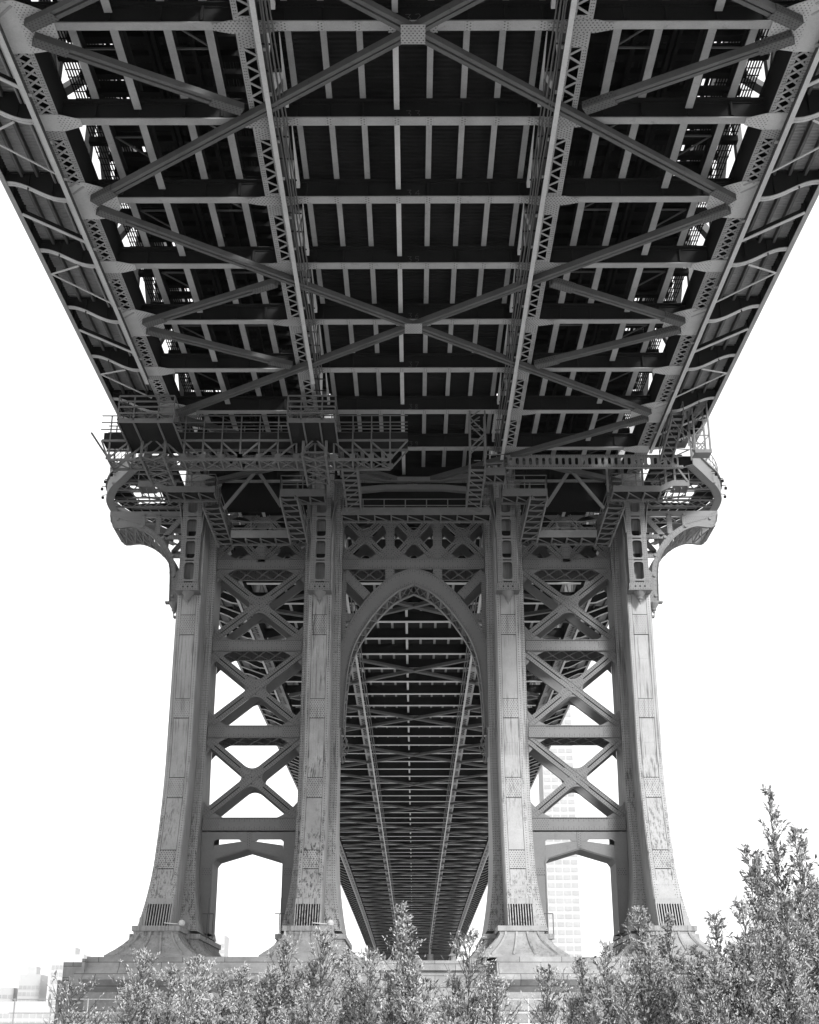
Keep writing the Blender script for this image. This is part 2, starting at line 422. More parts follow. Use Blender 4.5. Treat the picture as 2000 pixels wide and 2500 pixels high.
        for n in range(20, 41):
            y = T-(40-n)*P
            if n == 40: continue
            if bm is None: o = bracket_mesh(s).build('walkway_bracket', [PALE, SHADE_SOOT], root, (0, y, zn(y))); bm = o.data
            else: obj('walkway_bracket', bm, root, (0, y, zn(y)))
        b = MB(); ye = 78.6
        b.bar((s*18.2, y0, zn(y0)+1.35), (s*18.2, ye, zn(ye)+1.35), .03, .95, mi=1)
        b.bar((s*18.17, y0, zn(y0)+.88), (s*18.17, ye, zn(ye)+.88), .22, .04); b.bar((s*18.2, y0, zn(y0)+1.84), (s*18.2, ye, zn(ye)+1.84), .2, .04)
        for i in range(0, 200):
            y = y0+i*1.38
            if y > ye: break
            b.box(s*18.05, s*18.18, y-.02, y+.02, zn(y)+.9, zn(y)+1.8, mi=1)
        b.build('fascia_girder', [STEEL, SHADE_SOOT], root)
        for x in (16.05, 16.75, 17.45):
            b = MB(); b.bar((s*x, y0, zn(y0)+1.38), (s*x, ye, zn(ye)+1.38), .12, .26); b.build('walkway_joist', [MIDST], root)
        for n in range(31, 40):
            y = T-(40-n)*P
            if n % 2 == 0:
                b = MB(); a = (s*18.0, y+P*.40, zn(y)+.84); c = (s*15.3, y+P*.62, zn(y)+.12)
                b.bar(a, c, .18, .04); b.bar(a, c, .03, .24, off=(0, .14), mi=1); b.build('walkway_strut', [PALE, SHADE_SOOT], root)
            else:
                for c in ((s*16.15, y+.1, zn(y)+.1), (s*15.3, y+P*.64, zn(y)+.1)):
                    b = MB(); b.bar((s*18.0, y+P*.36, zn(y)+.84), c, .09, .05); b.build('walkway_strut', [PALE, SHADE_SOOT], root)
        # inspection rails
        b = MB(); rail_line(b, s*15.02, y0, 66.5 if s < 0 else 76.5, zn, .42, True); b.build('inspection_rail', [PALE, MIDST], root)
        b = MB(); rail_line(b, s*5.66, y0, 66.5 if s < 0 else 77.5, zn, .42, True); b.build('inspection_rail', [PALE, MIDST], root)
        for i, (x, dz, r) in enumerate(((5.42, -.30, .035), (5.32, -.33, .03), (5.20, -.25, .04), (5.08, -.2, .03))):
            b = MB(); pts = [(s*(x+.03*math.sin(k*1.3+i)), y0+k*2.76, zn(y0+k*2.76)+dz+.02*math.sin(k*2.1+i)) for k in range(40)]
            pts = [p for p in pts if p[1] < (67 if s < 0 else 79)]
            b.tube(pts, r, 5); b.build('service_pipe', [MIDST], root)
        hm = None
        for n in range(30, 40):
            y = T-(40-n)*P
            for j in range(3):
                yy = y+.8+j*1.5
                if hm is None: b = MB(); b.bar((s*5.0, 0, -.15), (s*5.75, 0, -.1), .05, .05); hm = b.build('pipe_hanger', [SHADE_SOOT], root, (0, yy, zn(yy))).data
                else: obj('pipe_hanger', hm, root, (0, yy, zn(yy)))
        b = MB()
        for n in range(30, 40):
            y = T-(40-n)*P; b.prism([(y+.9, .55), (y+2.4, .35), (y+5.0, .35), (y+5.0, .62)], 'x', s*5.02, s*4.98)
            b.v[-0:] = b.v
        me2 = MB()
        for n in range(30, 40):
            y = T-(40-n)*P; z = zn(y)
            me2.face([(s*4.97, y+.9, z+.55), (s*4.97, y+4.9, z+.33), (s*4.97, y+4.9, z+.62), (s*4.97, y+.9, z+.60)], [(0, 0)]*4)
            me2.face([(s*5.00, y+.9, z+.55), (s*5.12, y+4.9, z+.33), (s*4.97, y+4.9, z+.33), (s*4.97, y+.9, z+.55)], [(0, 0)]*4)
        me2.build('light_sliver', [WHITE], root)  # white slivers painting the light that shows beside the inner chord
    for x in (-15.55, -15.75, -15.92):
        b = MB(); b.tube([(x, y0, zn(y0)+.95), (x, 70, zn(70)+.95)], .055, 6); b.build('conduit', [STEEL], root)
    # laterals
    for c in (20, 24, 28, 32, 36, 40):
        yc = T-(40-c)*P
        for s in (-1, 1):
            b = MB(); ya, yb = yc-2*P+.35, yc+2*P-.35
            if c == 40: yb = yc
            if c == 40: p, q = (-s*14.0, ya, zn(ya)), (0, yc, zn(yc))
            elif c == 20: p, q = (0, yc, zn(yc)), (s*14.0, yb, zn(yb))
            else: p, q = (-s*14.0, ya, zn(ya)), (s*14.0, yb, zn(yb))
            lateral(b, p, q, True, .0 if s > 0 else .012); b.build('lateral_brace', [MIDST], root)
            for e in (-1, 1):
                if (c == 40 and e > 0) or (c == 20 and e < 0): continue
                ya = yc+e*.35; yb = yc+e*.80*P
                b = MB(); lateral(b, (s*13.9, ya, zn(ya)-.02), (s*6.75, yb, zn(yb)-.02)); b.build('lateral_brace', [MIDST], root)
        b = MB(); b.prism([(-.9, -.3), (.9, -.3), (.9, .3), (-.9, .3)], 'z', -.05, -.03, k=2); b.prism([(-.45, -.5), (.45, -.5), (.45, .5), (-.45, .5)], 'z', -.40, -.385, k=2)
        b.build('brace_plate', [STEEL], root, (0, yc, zn(yc)))
    # chalk numbers on the beam webs
    SEG = {'2': [(0, 1), (.5, 1.1), (.7, .8), (.1, .05), (0, 0), (.8, .05)], '3': [(0, 1), (.7, 1), (.35, .6), (.7, .4), (.5, 0), (0, .05)],
           '4': [(.6, 0), (.6, 1), (0, .35), (.85, .38)], '5': [(.7, 1), (.1, 1), (.1, .6), (.6, .6), (.65, .2), (.1, 0)], '6': [(.6, 1), (.1, .5), (.1, .1), (.6, .1), (.6, .5), (.15, .5)],
           '7': [(0, 1), (.75, 1), (.3, 0)], '8': [(.3, .55), (.05, .85), (.35, 1), (.65, .85), (.05, .2), (.35, 0), (.65, .2), (.3, .55)], '9': [(.6, .6), (.1, .7), (.3, 1), (.65, .9), (.5, 0)]}
    for n in range(32, 40):
        y = T-(40-n)*P; b = MB()
        for i, ch in enumerate(str(n)):
            st = SEG[ch]
            for a, c in zip(st, st[1:]):
                f = lambda q: (-.28+i*.36+q[0]*.27, -.016, .22+q[1]*.30)
                b.bar(f(a), f(c), .014, .006, up=(0, 1, 0))
        b.build('chalk_number', [CHALK], root, (0, y, zn(y)))
    return root
side_span()

def main_span():
    root = thing('main_span', 'long river span receding beyond the tower, ladder of floor beams seen from below', 'bridge span', (0, 0, 0), 'spans of the suspension bridge')
    me = None
    for k in range(1, 82):
        y = T+k*P
        if me is None: o = beam_mesh(1).build('floor_beam', [PALE, SHADE_SOOT], root, (0, y, zm(y))); me = o.data
        else: obj('floor_beam', me, root, (0, y, zm(y)))
    y0, y1, y2, y3 = T+P, T+21*P, T+45*P, T+81*P
    for cx in CX:
        outer = abs(cx) > 10; b = MB()
        chord(b, cx, y0, y1, zm, outer, 2); chord(b, cx, y1, y3, zm, outer, 0)
        b.build('truss_chord', [STEEL, SHADE_SOOT], root)
        b = MB(); truss_web(b, cx, y0, y3, zm); b.build('truss_web', [MIDST], root)
    for x in STR_C+(-.66,)+tuple(s*q for s in (-1, 1) for q in STR_O+(11.1,)):
        b = MB(); low = abs(x+.66) < .01; dz, h = (.42, .95) if low else (.985, .45)
        for k in range(1, 81):
            a = T+k*P+.22; c = a+P-.44
            b.bar((x, a, zm(a)+dz+.02), (x, c, zm(c)+dz+.02), .22, .04)
            b.bar((x, a, zm(a)+dz+h/2), (x, c, zm(c)+dz+h/2), .03, h-.05, mi=1)
        b.build('stringer', [PALE if low else STEEL, SHADE_SOOT], root)
    b = MB()
    for k in range(1, 81):
        a = T+k*P; c = a+P; b.bar((0, a, zm(a)+1.55), (0, c, zm(c)+1.55), 10.1, .1)
    b.build('roadway_deck', [SHADE_SOOT], root)
    for s in (-1, 1):
        b = MB()
        for k in range(1, 81):
            a = T+k*P; c = a+P; b.bar((s*9.35, a, zm(a)+6.9), (s*9.35, c, zm(c)+6.9), 8.0, .5); b.bar((s*9.75, a, zm(a)+2.0), (s*9.75, c, zm(c)+2.0), 7.2, .1)
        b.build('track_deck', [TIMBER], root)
        b = MB()
        for k in range(1, 81):
            a = T+k*P; c = a+P; b.bar((s*16.6, a, zm(a)+1.62), (s*16.6, c, zm(c)+1.62), 3.0, .08)
        b.build('walkway_deck', [STEEL], root)
        b = MB()
        for k in range(2, 81):
            a = T+k*P; c = a+P
            b.bar((s*18.2, a, zm(a)+1.35), (s*18.2, c, zm(c)+1.35), .03, .95, mi=1); b.bar((s*18.17, a, zm(a)+.88), (s*18.17, c, zm(c)+.88), .22, .04)
        b.build('fascia_girder', [STEEL, SHADE_SOOT], root)
        for x in (16.4, 17.3):
            b = MB()
            for k in range(2, 81):
                a = T+k*P; c = a+P; b.bar((s*x, a, zm(a)+1.4), (s*x, c, zm(c)+1.4), .12, .26)
            b.build('walkway_joist', [MIDST], root)
        b = MB(); rail_line(b, s*15.02, y0, y1, zm, .42, True); rail_line(b, s*15.02, y1, y3, zm, .42, False); b.build('inspection_rail', [PALE, MIDST], root)
        b = MB(); rail_line(b, s*5.66, y0, y1, zm, .42, True); rail_line(b, s*5.66, y1, y3, zm, .42, False); b.build('inspection_rail', [PALE, MIDST], root)
        for i, (x, dz, r) in enumerate(((5.35, -.30, .05), (5.12, -.25, .05))):
            b = MB(); b.tube([(s*x, T+k*P, zm(T+k*P)+dz) for k in range(1, 82, 2)], r, 5); b.build('service_pipe', [MIDST], root)
        bm = None
        for k in range(2, 50):
            y = T+k*P
            if bm is None: o = bracket_mesh(s, 1).build('walkway_bracket', [PALE, SHADE_SOOT], root, (0, y, zm(y))); bm = o.data
            else: obj('walkway_bracket', bm, root, (0, y, zm(y)))
        b = MB(); cc = [(s*x, z) for x, z in scurve(4)]
        for k in range(50, 81):
            y = T+k*P; z = zm(y); pc = [(x, q+z) for x, q in cc]
            b.prism(pc+[(s*18.15, z+1.42), (s*15.1, z+1.42)], 'y', y-.015, y+.015, mi=1)
            b.ring(pc, [(x, q+.045) for x, q in pc], 'y', y-.15, y+.15, closed=False)
        o = b.build('walkway_brackets', [PALE, SHADE_SOOT], root); o['kind'] = 'stuff'
        for k in range(2, 26):
            y = T+k*P; b = MB(); b.bar((s*18.0, y+P*.4, zm(y)+.84), (s*15.3, y+P*.6, zm(y)+.1), .15, .08); b.build('walkway_strut', [PALE], root)
    far = MB()
    for c in range(1, 82, 4):
        yc = T+c*P
        for s in (-1, 1):
            ya, yb = max(yc-2*P+.3, T+.6*P), min(yc+2*P-.3, T+81*P)
            xa = -s*14.0*(yc-ya)/(2*P); xb = s*14.0*(yb-yc)/(2*P)
            tgt = MB() if c < 62 else far
            lateral(tgt, (xa, ya, zm(ya)), (xb, yb, zm(yb)), c < 20, 0 if s > 0 else .012)
            if c < 62: tgt.build('lateral_brace', [MIDST], root)
            for e in (-1, 1):
                y_a = yc+e*.35; y_b = yc+e*.8*P
                if y_a < T+.5*P or y_b < T+.2*P: continue
                tgt = MB() if c < 50 else far
                lateral(tgt, (s*13.9, y_a, zm(y_a)-.02), (s*6.6, y_b, zm(y_b)-.02), c < 14)
                if c < 50: tgt.build('lateral_brace', [MIDST], root)
    o = far.build('far_lateral_braces', [MIDST], root); o['kind'] = 'stuff'
main_span()

def far_end():
    root = thing('far_side_span', 'distant last span sloping down past the far end of the river span', 'bridge span', (0, 0, 0), 'spans of the suspension bridge')
    me = beam_mesh(1); first = None
    for k in range(82, 112):
        y = T+k*P
        if first is None: o = me.build('floor_beam', [PALE, SHADE_SOOT], root, (0, y, zm(y))); first = o.data
        else: obj('floor_beam', first, root, (0, y, zm(y)))
    ya, yb = T+81*P+.3, T+112*P
    b = MB(); b.bar((0, ya, zm(ya)+1.55), (0, yb, zm(yb)+1.55), 36, .2); b.build('deck', [SHADE_SOOT], root)
    for cx in CX: b = MB(); b.bar((cx, ya, zm(ya)+.4), (cx, yb, zm(yb)+.4), .8, .8); b.build('truss_chord', [STEEL], root)
    t = thing('far_tower', 'small distant bridge tower standing in the river at the end of the long span', 'tower')
    yy = T+448
    for cx in CX: b = MB(); b.box(cx-1.2, cx+1.2, yy+.8, yy+4.2, 7.5, 36.8, k=1); b.box(cx-.6, cx+.6, yy-1, yy+.8, 7.5, 36.8); b.build('column', [TOWER], t)
    for z in (15, 21, 27, 33):
        b = MB(); b.box(-13.5, 13.5, yy+1.6, yy+2.4, z, z+.8); b.build('cross_strut', [BRACE], t)
    b = MB(); b.box(-19, 19, yy-8, yy+13, 0, 7.4); b.build('pier', [mat('far_granite', .3)], t)
far_end()

# ------------------------------------------------------------------ tower
def yspine(z):
    return 82.0-(3.3*((20-z)/10.5)**1.45 if z < 20 else 0)
def ybody(z):
    return 84.3-(2.8*((20-z)/10.5)**1.45 if z < 20 else 0)
def hbody(z):
    return 1.25+(.55*((15-z)/5.5)**2.2 if z < 15 else 0)
def column(cx, m, root):
    zs = [9.5, 9.9, 10.4, 11, 11.7, 12.5, 13.5, 15, 17, 18.5, 20, 25, 30, 36, 44]
    secs = []
    for z in zs:
        a, bd, h = yspine(z), ybody(z), hbody(z); sp = .76; e = .07
        q = [(-sp+e, a), (sp-e, a), (sp, a+e), (sp, bd), (h-.12, bd), (h, bd+.12)]
        rear = [(x, 2*YC-y) for x, y in q]
        loop = q+[rear[5], rear[4], rear[3], rear[2], rear[1], rear[0], (-sp, 2*YC-a-e), (-sp, 2*YC-bd), (-h+.12, 2*YC-bd), (-h, 2*YC-bd-.12), (-h, bd+.12), (-h+.12, bd), (-sp, bd), (-sp, a+e)]
        secs.append([(cx+x, y, z) for x, y in loop])
    b = MB(); b.loft(secs, k=1)
    for z0, z1 in ((27.8, 29.1), (22.35, 23.55), (17.3, 18.55), (12.9, 14.0)):
        ya = yspine((z0+z1)/2)
        sw = [(cx-.47, yspine(z0)-.03, z0), (cx+.47, yspine(z0)-.03, z0), (cx+.47, yspine(z1)-.03, z1), (cx-.47, yspine(z1)-.03, z1)]
        bk = [(x, y+.028, z) for x, y, z in sw]
        b.face(sw, [(p[0], p[2]) for p in sw], 9, 2)
        for i in range(4): j = (i+1) % 4; b.quad(sw[i], sw[j], bk[j], bk[i])
        for zz in (z0-.02, z1+.02): b.bar((cx-.47, yspine(zz)-.012, zz), (cx+.47, yspine(zz)-.012, zz), .035, .02, up=(0, 1, 0), mi=1)
    # narrow edge strips standing proud of the spine face
    for q in (-1, 1):
        for za, zb in zip([12.2, 13.5, 15, 17, 18.5, 20], [13.5, 15, 17, 18.5, 20, 30.4]):
            b.bar((cx+q*.515, yspine(za)-.008, za), (cx+q*.515, yspine(zb)-.008, zb), .06, .012, up=(0, 1, 0))
    for z in (26.2, 20.8, 15.6, 11.9): b.bar((cx-.47, yspine(z)-.006, z), (cx+.47, yspine(z)-.006, z), .05, .01, up=(0, 1, 0))
    for q in (-1, 1):
        for za, zb in zip([12.2, 13.5, 15, 17, 18.5, 20], [13.5, 15, 17, 18.5, 20, 30.4]):
            b.bar((cx+q*.475, yspine(za)-.006, za), (cx+q*.475, yspine(zb)-.006, zb), .022, .01, up=(0, 1, 0), mi=1)
    o = b.build('column', [m, SHADE_SOOT], root)
    # louvred box at the foot of the column
    g = MB(); zb, zt = 9.5, 10.85; yb, yt = yspine(zb)-.18, yspine(zt)-.14
    g.box(cx-.74, cx+.74, yt-.04, yt+.3, zt-.06, zt+.25)
    for s in (-1, 1): g.bar((cx+s*.72, yb+.02, zb), (cx+s*.72, yt+.05, zt), .06, .2, up=(0, 1, 0))
    for i in range(9):
        x = cx-.6+i*.15; g.bar((x, yb, zb), (x, yt, zt-.05), .055, .12, up=(0, 1, 0))
    if abs(cx) > 10:
        s = 1 if cx > 0 else -1; g.prism([(cx+s*.75, zb), (cx+s*1.08, zb), (cx+s*1.08, 9.98), (cx+s*.92, 10.2), (cx+s*.76, 10.35)], 'y', yb+.3, yb+.8)
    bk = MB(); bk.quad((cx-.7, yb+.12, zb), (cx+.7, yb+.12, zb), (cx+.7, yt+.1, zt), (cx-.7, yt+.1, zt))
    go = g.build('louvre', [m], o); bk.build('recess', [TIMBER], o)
    return o
def pedestal(cx, root):
    b = MB()
    def fl(hx0, hx1, hy0, hy1, z1, z0):
        secs = []
        for i in range(9):
            t = i/8; q = t**1.35 if t < .85 else t**1.2; z = z1-(z1-z0)*(t**.9)
            hx = hx0+(hx1-hx0)*q; hy = hy0+(hy1-hy0)*q
            secs.append([(cx-hx, YC-hy, z), (cx+hx, YC-hy, z), (cx+hx, YC+hy, z), (cx-hx, YC+hy, z)])
        b.loft(secs[::-1])
        b.box(cx-hx0-.16, cx+hx0+.16, YC-hy0-.16, YC+hy0+.16, z1, z1+.28)
        b.box(cx-hx0-.07, cx+hx0+.07, YC-hy0-.07, YC+hy0+.07, z1-.12, z1)
        b.box(cx-hx1-.05, cx+hx1+.05, YC-hy1-.05, YC+hy1+.05, z0-.14, z0)
        for k in range(4):                      # raised ribs on the front flare
            f = -.75+k*.5
            for (A, B) in zip(secs, secs[1:]):
                pa = [A[0][0]+(A[1][0]-A[0][0])*(f+1)/2, A[0][1]-.03, A[0][2]]; pb = [B[0][0]+(B[1][0]-B[0][0])*(f+1)/2, B[0][1]-.03, B[0][2]]
                b.bar(pa, pb, .12, .12, up=(0, 1, .3))
        for k in range(5):
            f = -.93+k*.09 if k < 3 else -.5+(k-3)*.3
            for sx in (1, 2):
                for (A, B) in zip(secs, secs[1:]):
                    i0, i1 = (0, 3) if sx == 1 else (1, 2)
                    pa = Vector(A[i0]).lerp(Vector(A[i1]), (f+1)/2); pb = Vector(B[i0]).lerp(Vector(B[i1]), (f+1)/2)
                    b.bar(pa, pb, .08, .1, up=(1, 0, .3))
    fl(1.2, 2.45, 7.4, 8.85, 9.24, 7.87); fl(1.9, 3.05, 4.5, 5.5, 9.02, 7.80)
    b.build('pedestal', [PED], root)
PED = mat('weathered_cast_pedestal', .25, var=.35, scale=1.6, streak=.5, patches=.45)
YA, YB = 84.6, 87.0
def lacing_underside(b, x0, x1, z, n):
    d = (x1-x0)/n
    for i in range(n):
        a, c = x0+i*d, x0+(i+1)*d
        b.bar((a, YA+.1, z), (c, YB-.1, z), .07, .04); b.bar((a, YB-.1, z-.03), (c, YA+.1, z-.03), .07, .04)
        b.box((a+c)/2-.14, (a+c)/2+.14, (YA+YB)/2-.1, (YA+YB)/2+.1, z-.06, z-.05)
def qz(z): return z+(z-3)*.0071
def strut(x0, x1, z0, z1, root):
    z0, z1 = qz(z0), qz(z1)
    b = MB()
    for ya, yb in ((YA, YA+.06), (YB-.06, YB)): b.box(x0, x1, ya, yb, z0, z1, k=1)
    for q, z in ((-1, z0), (1, z1)):
        b.box(x0, x1, YA-.07, YA+.12, z-.02, z+.02); b.box(x0, x1, YB-.12, YB+.07, z-.02, z+.02)
    for e in (x0, x1-1.1): b.box(e, e+1.1, YA-.025, YA-.001, z0+.03, z1-.03, k=2)
    lacing_underside(b, x0+.2, x1-.2, z0+.03, max(4, int((x1-x0)/1.0)))
    b.box(x0, x1, YA+.12, YB-.12, z1-.02, z1+.01)
    b.build('cross_strut', [BRACE], root)
def xbrace(x0, x1, z0, z1, root, wd=.25, node=.95):
    z0, z1 = qz(z0), qz(z1)
    cx, cz = (x0+x1)/2, (z0+z1)/2
    ends = [(x0, z0+.12), (x1, z0+.12), (x1, z1-.12), (x0, z1-.12)]
    for yf, sg in ((YA+.02, 1), (YB-.02, -1)):
        b = MB()
        for ei, (ex, ez) in enumerate(ends):
            p, q = (cx, yf+sg*(.14+ei*.004), cz), (ex, yf+sg*(.14+ei*.004), ez)
            b.bar(p, q, 2*wd+.04, .10, up=(0, 1, 0))
            b.bar(p, q, .10, .02, up=(0, 1, 0), off=(0, -sg*.062), mi=1)
            for h in (-1, 1):
                b.bar(p, q, wd-.035, .12, up=(0, 1, 0), off=(h*(wd/2+.022), -sg*.09), k=1)
                b.bar(p, q, .03, .16, up=(0, 1, 0), off=(h*(wd+.005), -sg*.10))
        # node plate with hollow-curved edges
        dirs = [Vector((e[0]-cx, e[1]-cz)).normalized() for e in ends]; poly = []
        for i in range(4):
            d0, d1 = dirs[i], dirs[(i+1) % 4]; n0 = Vector((-d0.y, d0.x)); n1 = Vector((d1.y, -d1.x))
            a = Vector((cx, cz))+d0*node+n0*(wd+.02); c = Vector((cx, cz))+d1*node+n1*(wd+.02)
            # intersection of the two arm edges
            den = d0.x*d1.y-d0.y*d1.x; pa = Vector((cx, cz))+n0*(wd+.02); pc = Vector((cx, cz))+n1*(wd+.02)
            t = ((pc.x-pa.x)*d1.y-(pc.y-pa.y)*d1.x)/den; ctl = pa+d0*t
            poly += bez(a, ctl, c, 7)
        b.prism(poly, 'y', yf+sg*.035, yf+sg*.07, k=0)
        # corner plates
        for ex, ez in ends:
            sx = 1 if ex < cx else -1; sz = 1 if ez < cz else -1
            ex0 = x0 if sx > 0 else x1; ez0 = z0 if sz > 0 else z1
            pl = [(ex0, ez0)]+bez((ex0+sx*1.35, ez0), (ex0+sx*.55, ez0+sz*.3), (ex0, ez0+sz*1.0), 6)
            b.prism(pl, 'y', yf+sg*.06, yf+sg*.09, k=0)
        for a, c in (((cx-node*.62, cz), (cx+node*.62, cz)), ((cx, cz-node*.5), (cx, cz+node*.5))):
            b.bar((a[0], yf+sg*.028, a[1]), (c[0], yf+sg*.028, c[1]), .03, .012, up=(0, 1, 0), mi=1)
        b.build('cross_brace', [BRACE, SHADE_SOOT], root)
def rrect(cx, cz, w, h, r, n=3):
    out = []
    for qx, qz, a0 in ((1, -1, -90), (1, 1, 0), (-1, 1, 90), (-1, -1, 180)):
        for i in range(n+1):
            a = R(a0+90*i/n); out.append((cx+qx*(w/2-r)+r*math.cos(a), cz+qz*(h/2-r)+r*math.sin(a)))
    return out
def rect_like(cx, cz, w, h, n=3):
    out = []
    for qx, qz in ((1, -1), (1, 1), (-1, 1), (-1, -1)):
        for i in range(n+1): out.append((cx+qx*w/2, cz+qz*h/2))
    return out
def finial(b, c, r=.42):
    b.lathe([(r*1.0, 0), (r*.95, -.06), (r*.7, -.22), (r*.42, -.38), (r*.5, -.42), (r*.44, -.50), (r*.24, -.56), (r*.26, -.62), (r*.12, -.72), (.02, -.86)], c, 14)
def front_bracket(cx, root):
    b = MB(); yf = 81.2; ws = [35.95+.35, 34.97, 33.33, 31.78]; hs = [.78, 1.2, 1.2, 1.18]
    b2 = MB()
    top = 37.0; edges = [top, 35.66, 34.1, 32.6, 31.12]
    for i, (wz, hh) in enumerate(zip(ws, hs)):
        zt, zb = edges[i], edges[i+1]+.02
        zc = (zt+zb)/2
        b.ring(rect_like(cx, zc, 1.28, zt-zb), rrect(cx, zc, .62, min(hh, zt-zb-.22), .16), 'y', yf, yf+.06, k=0)
        b.box(cx-.28, cx+.28, yf-.01, yf+.0, zb-.06, zb+.02, mi=1)
        for q in (-1, 1): b.box(cx+q*.5-.13, cx+q*.5+.13, yf-.012, yf-.002, zb+.05, zt-.05, k=1)
    for q in (-1, 1): b.box(cx+q*.62-.03, cx+q*.62+.03, yf+.06, 82.0, 31.1, top)
    b.box(cx-.64, cx+.64, yf+.0, 82.0, 30.98, 31.12, k=1); b.box(cx-.70, cx+.70, yf-.06, 82.0, 30.55, 30.98, k=1)
    b.box(cx-.76, cx+.76, yf-.14, 82.0, 30.5, 30.56)
    for i in range(3): b.box(cx-.35+i*.3, cx-.25+i*.3, yf-.07, yf-.061, 30.72, 30.82, mi=1)
    # sides swell outwards to carry the deck
    for q in (-1, 1):
        c = [(cx+q*.62, 34.5), (cx+q*.68, 35.5), (cx+q*.80, 36.3), (cx+q*1.0, 37.0)]
        b.ring(c, [(x+q*.07, z) for x, z in c], 'y', yf-.03, 82.0, closed=False)
    for zz in (34.2, 32.7, 35.72): b.box(cx-.55, cx+.55, yf+.3, 82.0, zz-.03, zz+.03)
    for zz in (35.0, 33.4): b.box(cx-.3, cx+.3, 81.9, 81.99, zz-.5, zz-.1, mi=1)
    o = b.build('column_bracket', [BRACE, SHADE_SOOT], root)
    f = MB(); finial(f, (cx, yf+.32, 30.5)); f.build('finial', [BRACE], o, smooth=False)
def side_bracket(s, root):
    b = MB()
    lo = crom([(-20.64, 36.69), (-20.5, 36.1), (-20.11, 35.72), (-19.16, 35.80), (-18.36, 35.55), (-17.68, 35.09), (-17.05, 34.41), (-16.62, 33.72), (-16.39, 33.05), (-16.29, 32.24), (-16.22, 30.51)], 3)
    up = crom([(-20.67, 36.97), (-20.2, 36.75), (-19.45, 36.38), (-18.7, 36.12), (-18.1, 35.86), (-17.45, 35.42), (-16.95, 34.95), (-16.38, 34.11), (-16.05, 33.3), (-15.91, 32.51), (-15.88, 30.51)], 3)
    sx = -s
    for ya, yb in ((83.45, 83.55), (86.6, 86.7)):
        b.ring([(sx*x, z) for x, z in lo], [(sx*x, z) for x, z in up], 'y', ya, yb, k=1, closed=False)
        b.ring([(sx*x, z) for x, z in lo], [(sx*x, z) for x, z in offs(lo, .05)], 'y', ya-.08, yb+.08, closed=False)
        b.prism([(sx*x, z) for x, z in ((-16.20, 30.52), (-15.42, 30.52), (-15.42, 32.7), (-15.75, 32.7), (-16.22, 32.2))], 'y', ya+.01, yb-.01, k=2)
        for a, c, wd in (((-17.32, 36.75), (-17.32, 35.3), .34), ((-18.35, 36.75), (-18.35, 35.75), .30), ((-15.78, 36.47), (-16.8, 35.15), .36), ((-16.9, 35.09), (-15.6, 35.09), .3), ((-16.2, 33.72), (-15.5, 33.72), .26), ((-15.56, 36.9), (-15.40, 30.5), .34)):
            b.bar((sx*a[0], (ya+yb)/2, a[1]), (sx*c[0], (ya+yb)/2, c[1]), wd, .14, up=(0, 1, 0), k=1)
        b.prism([(sx*x, z) for x, z in ((-20.62, 36.95), (-15.4, 36.95), (-15.4, 36.62), (-20.0, 36.62))], 'y', ya-.02, yb+.02, k=0)
        b.prism([(sx*x, z) for x, z in ((-20.4, 36.62), (-18.4, 36.62), (-18.45, 35.98), (-19.4, 36.25), (-20.1, 36.5))], 'y', ya-.03, yb+.03, k=2)
        for (x, z) in ((-18.35, 36.7), (-17.32, 36.7), (-18.4, 35.85), (-16.95, 35.05), (-16.2, 33.75), (-15.6, 33.75), (-16.05, 32.3), (-15.55, 32.3), (-16.05, 30.9), (-15.6, 30.9), (-20.1, 36.4)):
            b.lathe([(.13, 0), (.13, .001)], (0, 0, 0), 3) if False else b.prism([(sx*x+.11*math.cos(t*math.pi/4), z+.11*math.sin(t*math.pi/4)) for t in range(8)], 'y', ya-.09, ya-.04)
        b.box(sx*-16.45, sx*-15.2, ya-.15, yb+.15, 30.38, 30.5)
    # lacing between the twin arcs
    for i in range(0, len(lo)-2, 2):
        a, c = lo[i], lo[i+2]
        b.bar((sx*a[0], 83.5, a[1]), (sx*c[0], 86.65, c[1]), .08, .05); b.bar((sx*c[0], 83.5, c[1]), (sx*a[0], 86.65, a[1]), .08, .05)
        b.bar((sx*a[0], 83.5, a[1]), (sx*a[0], 86.65, a[1]), .07, .07)
    o = b.build('side_bracket', [BRACE], root)
    for y in (83.5, 86.65):
        f = MB(); finial(f, (sx*-15.85, y, 30.38), .36); f.build('finial', [BRACE], o)
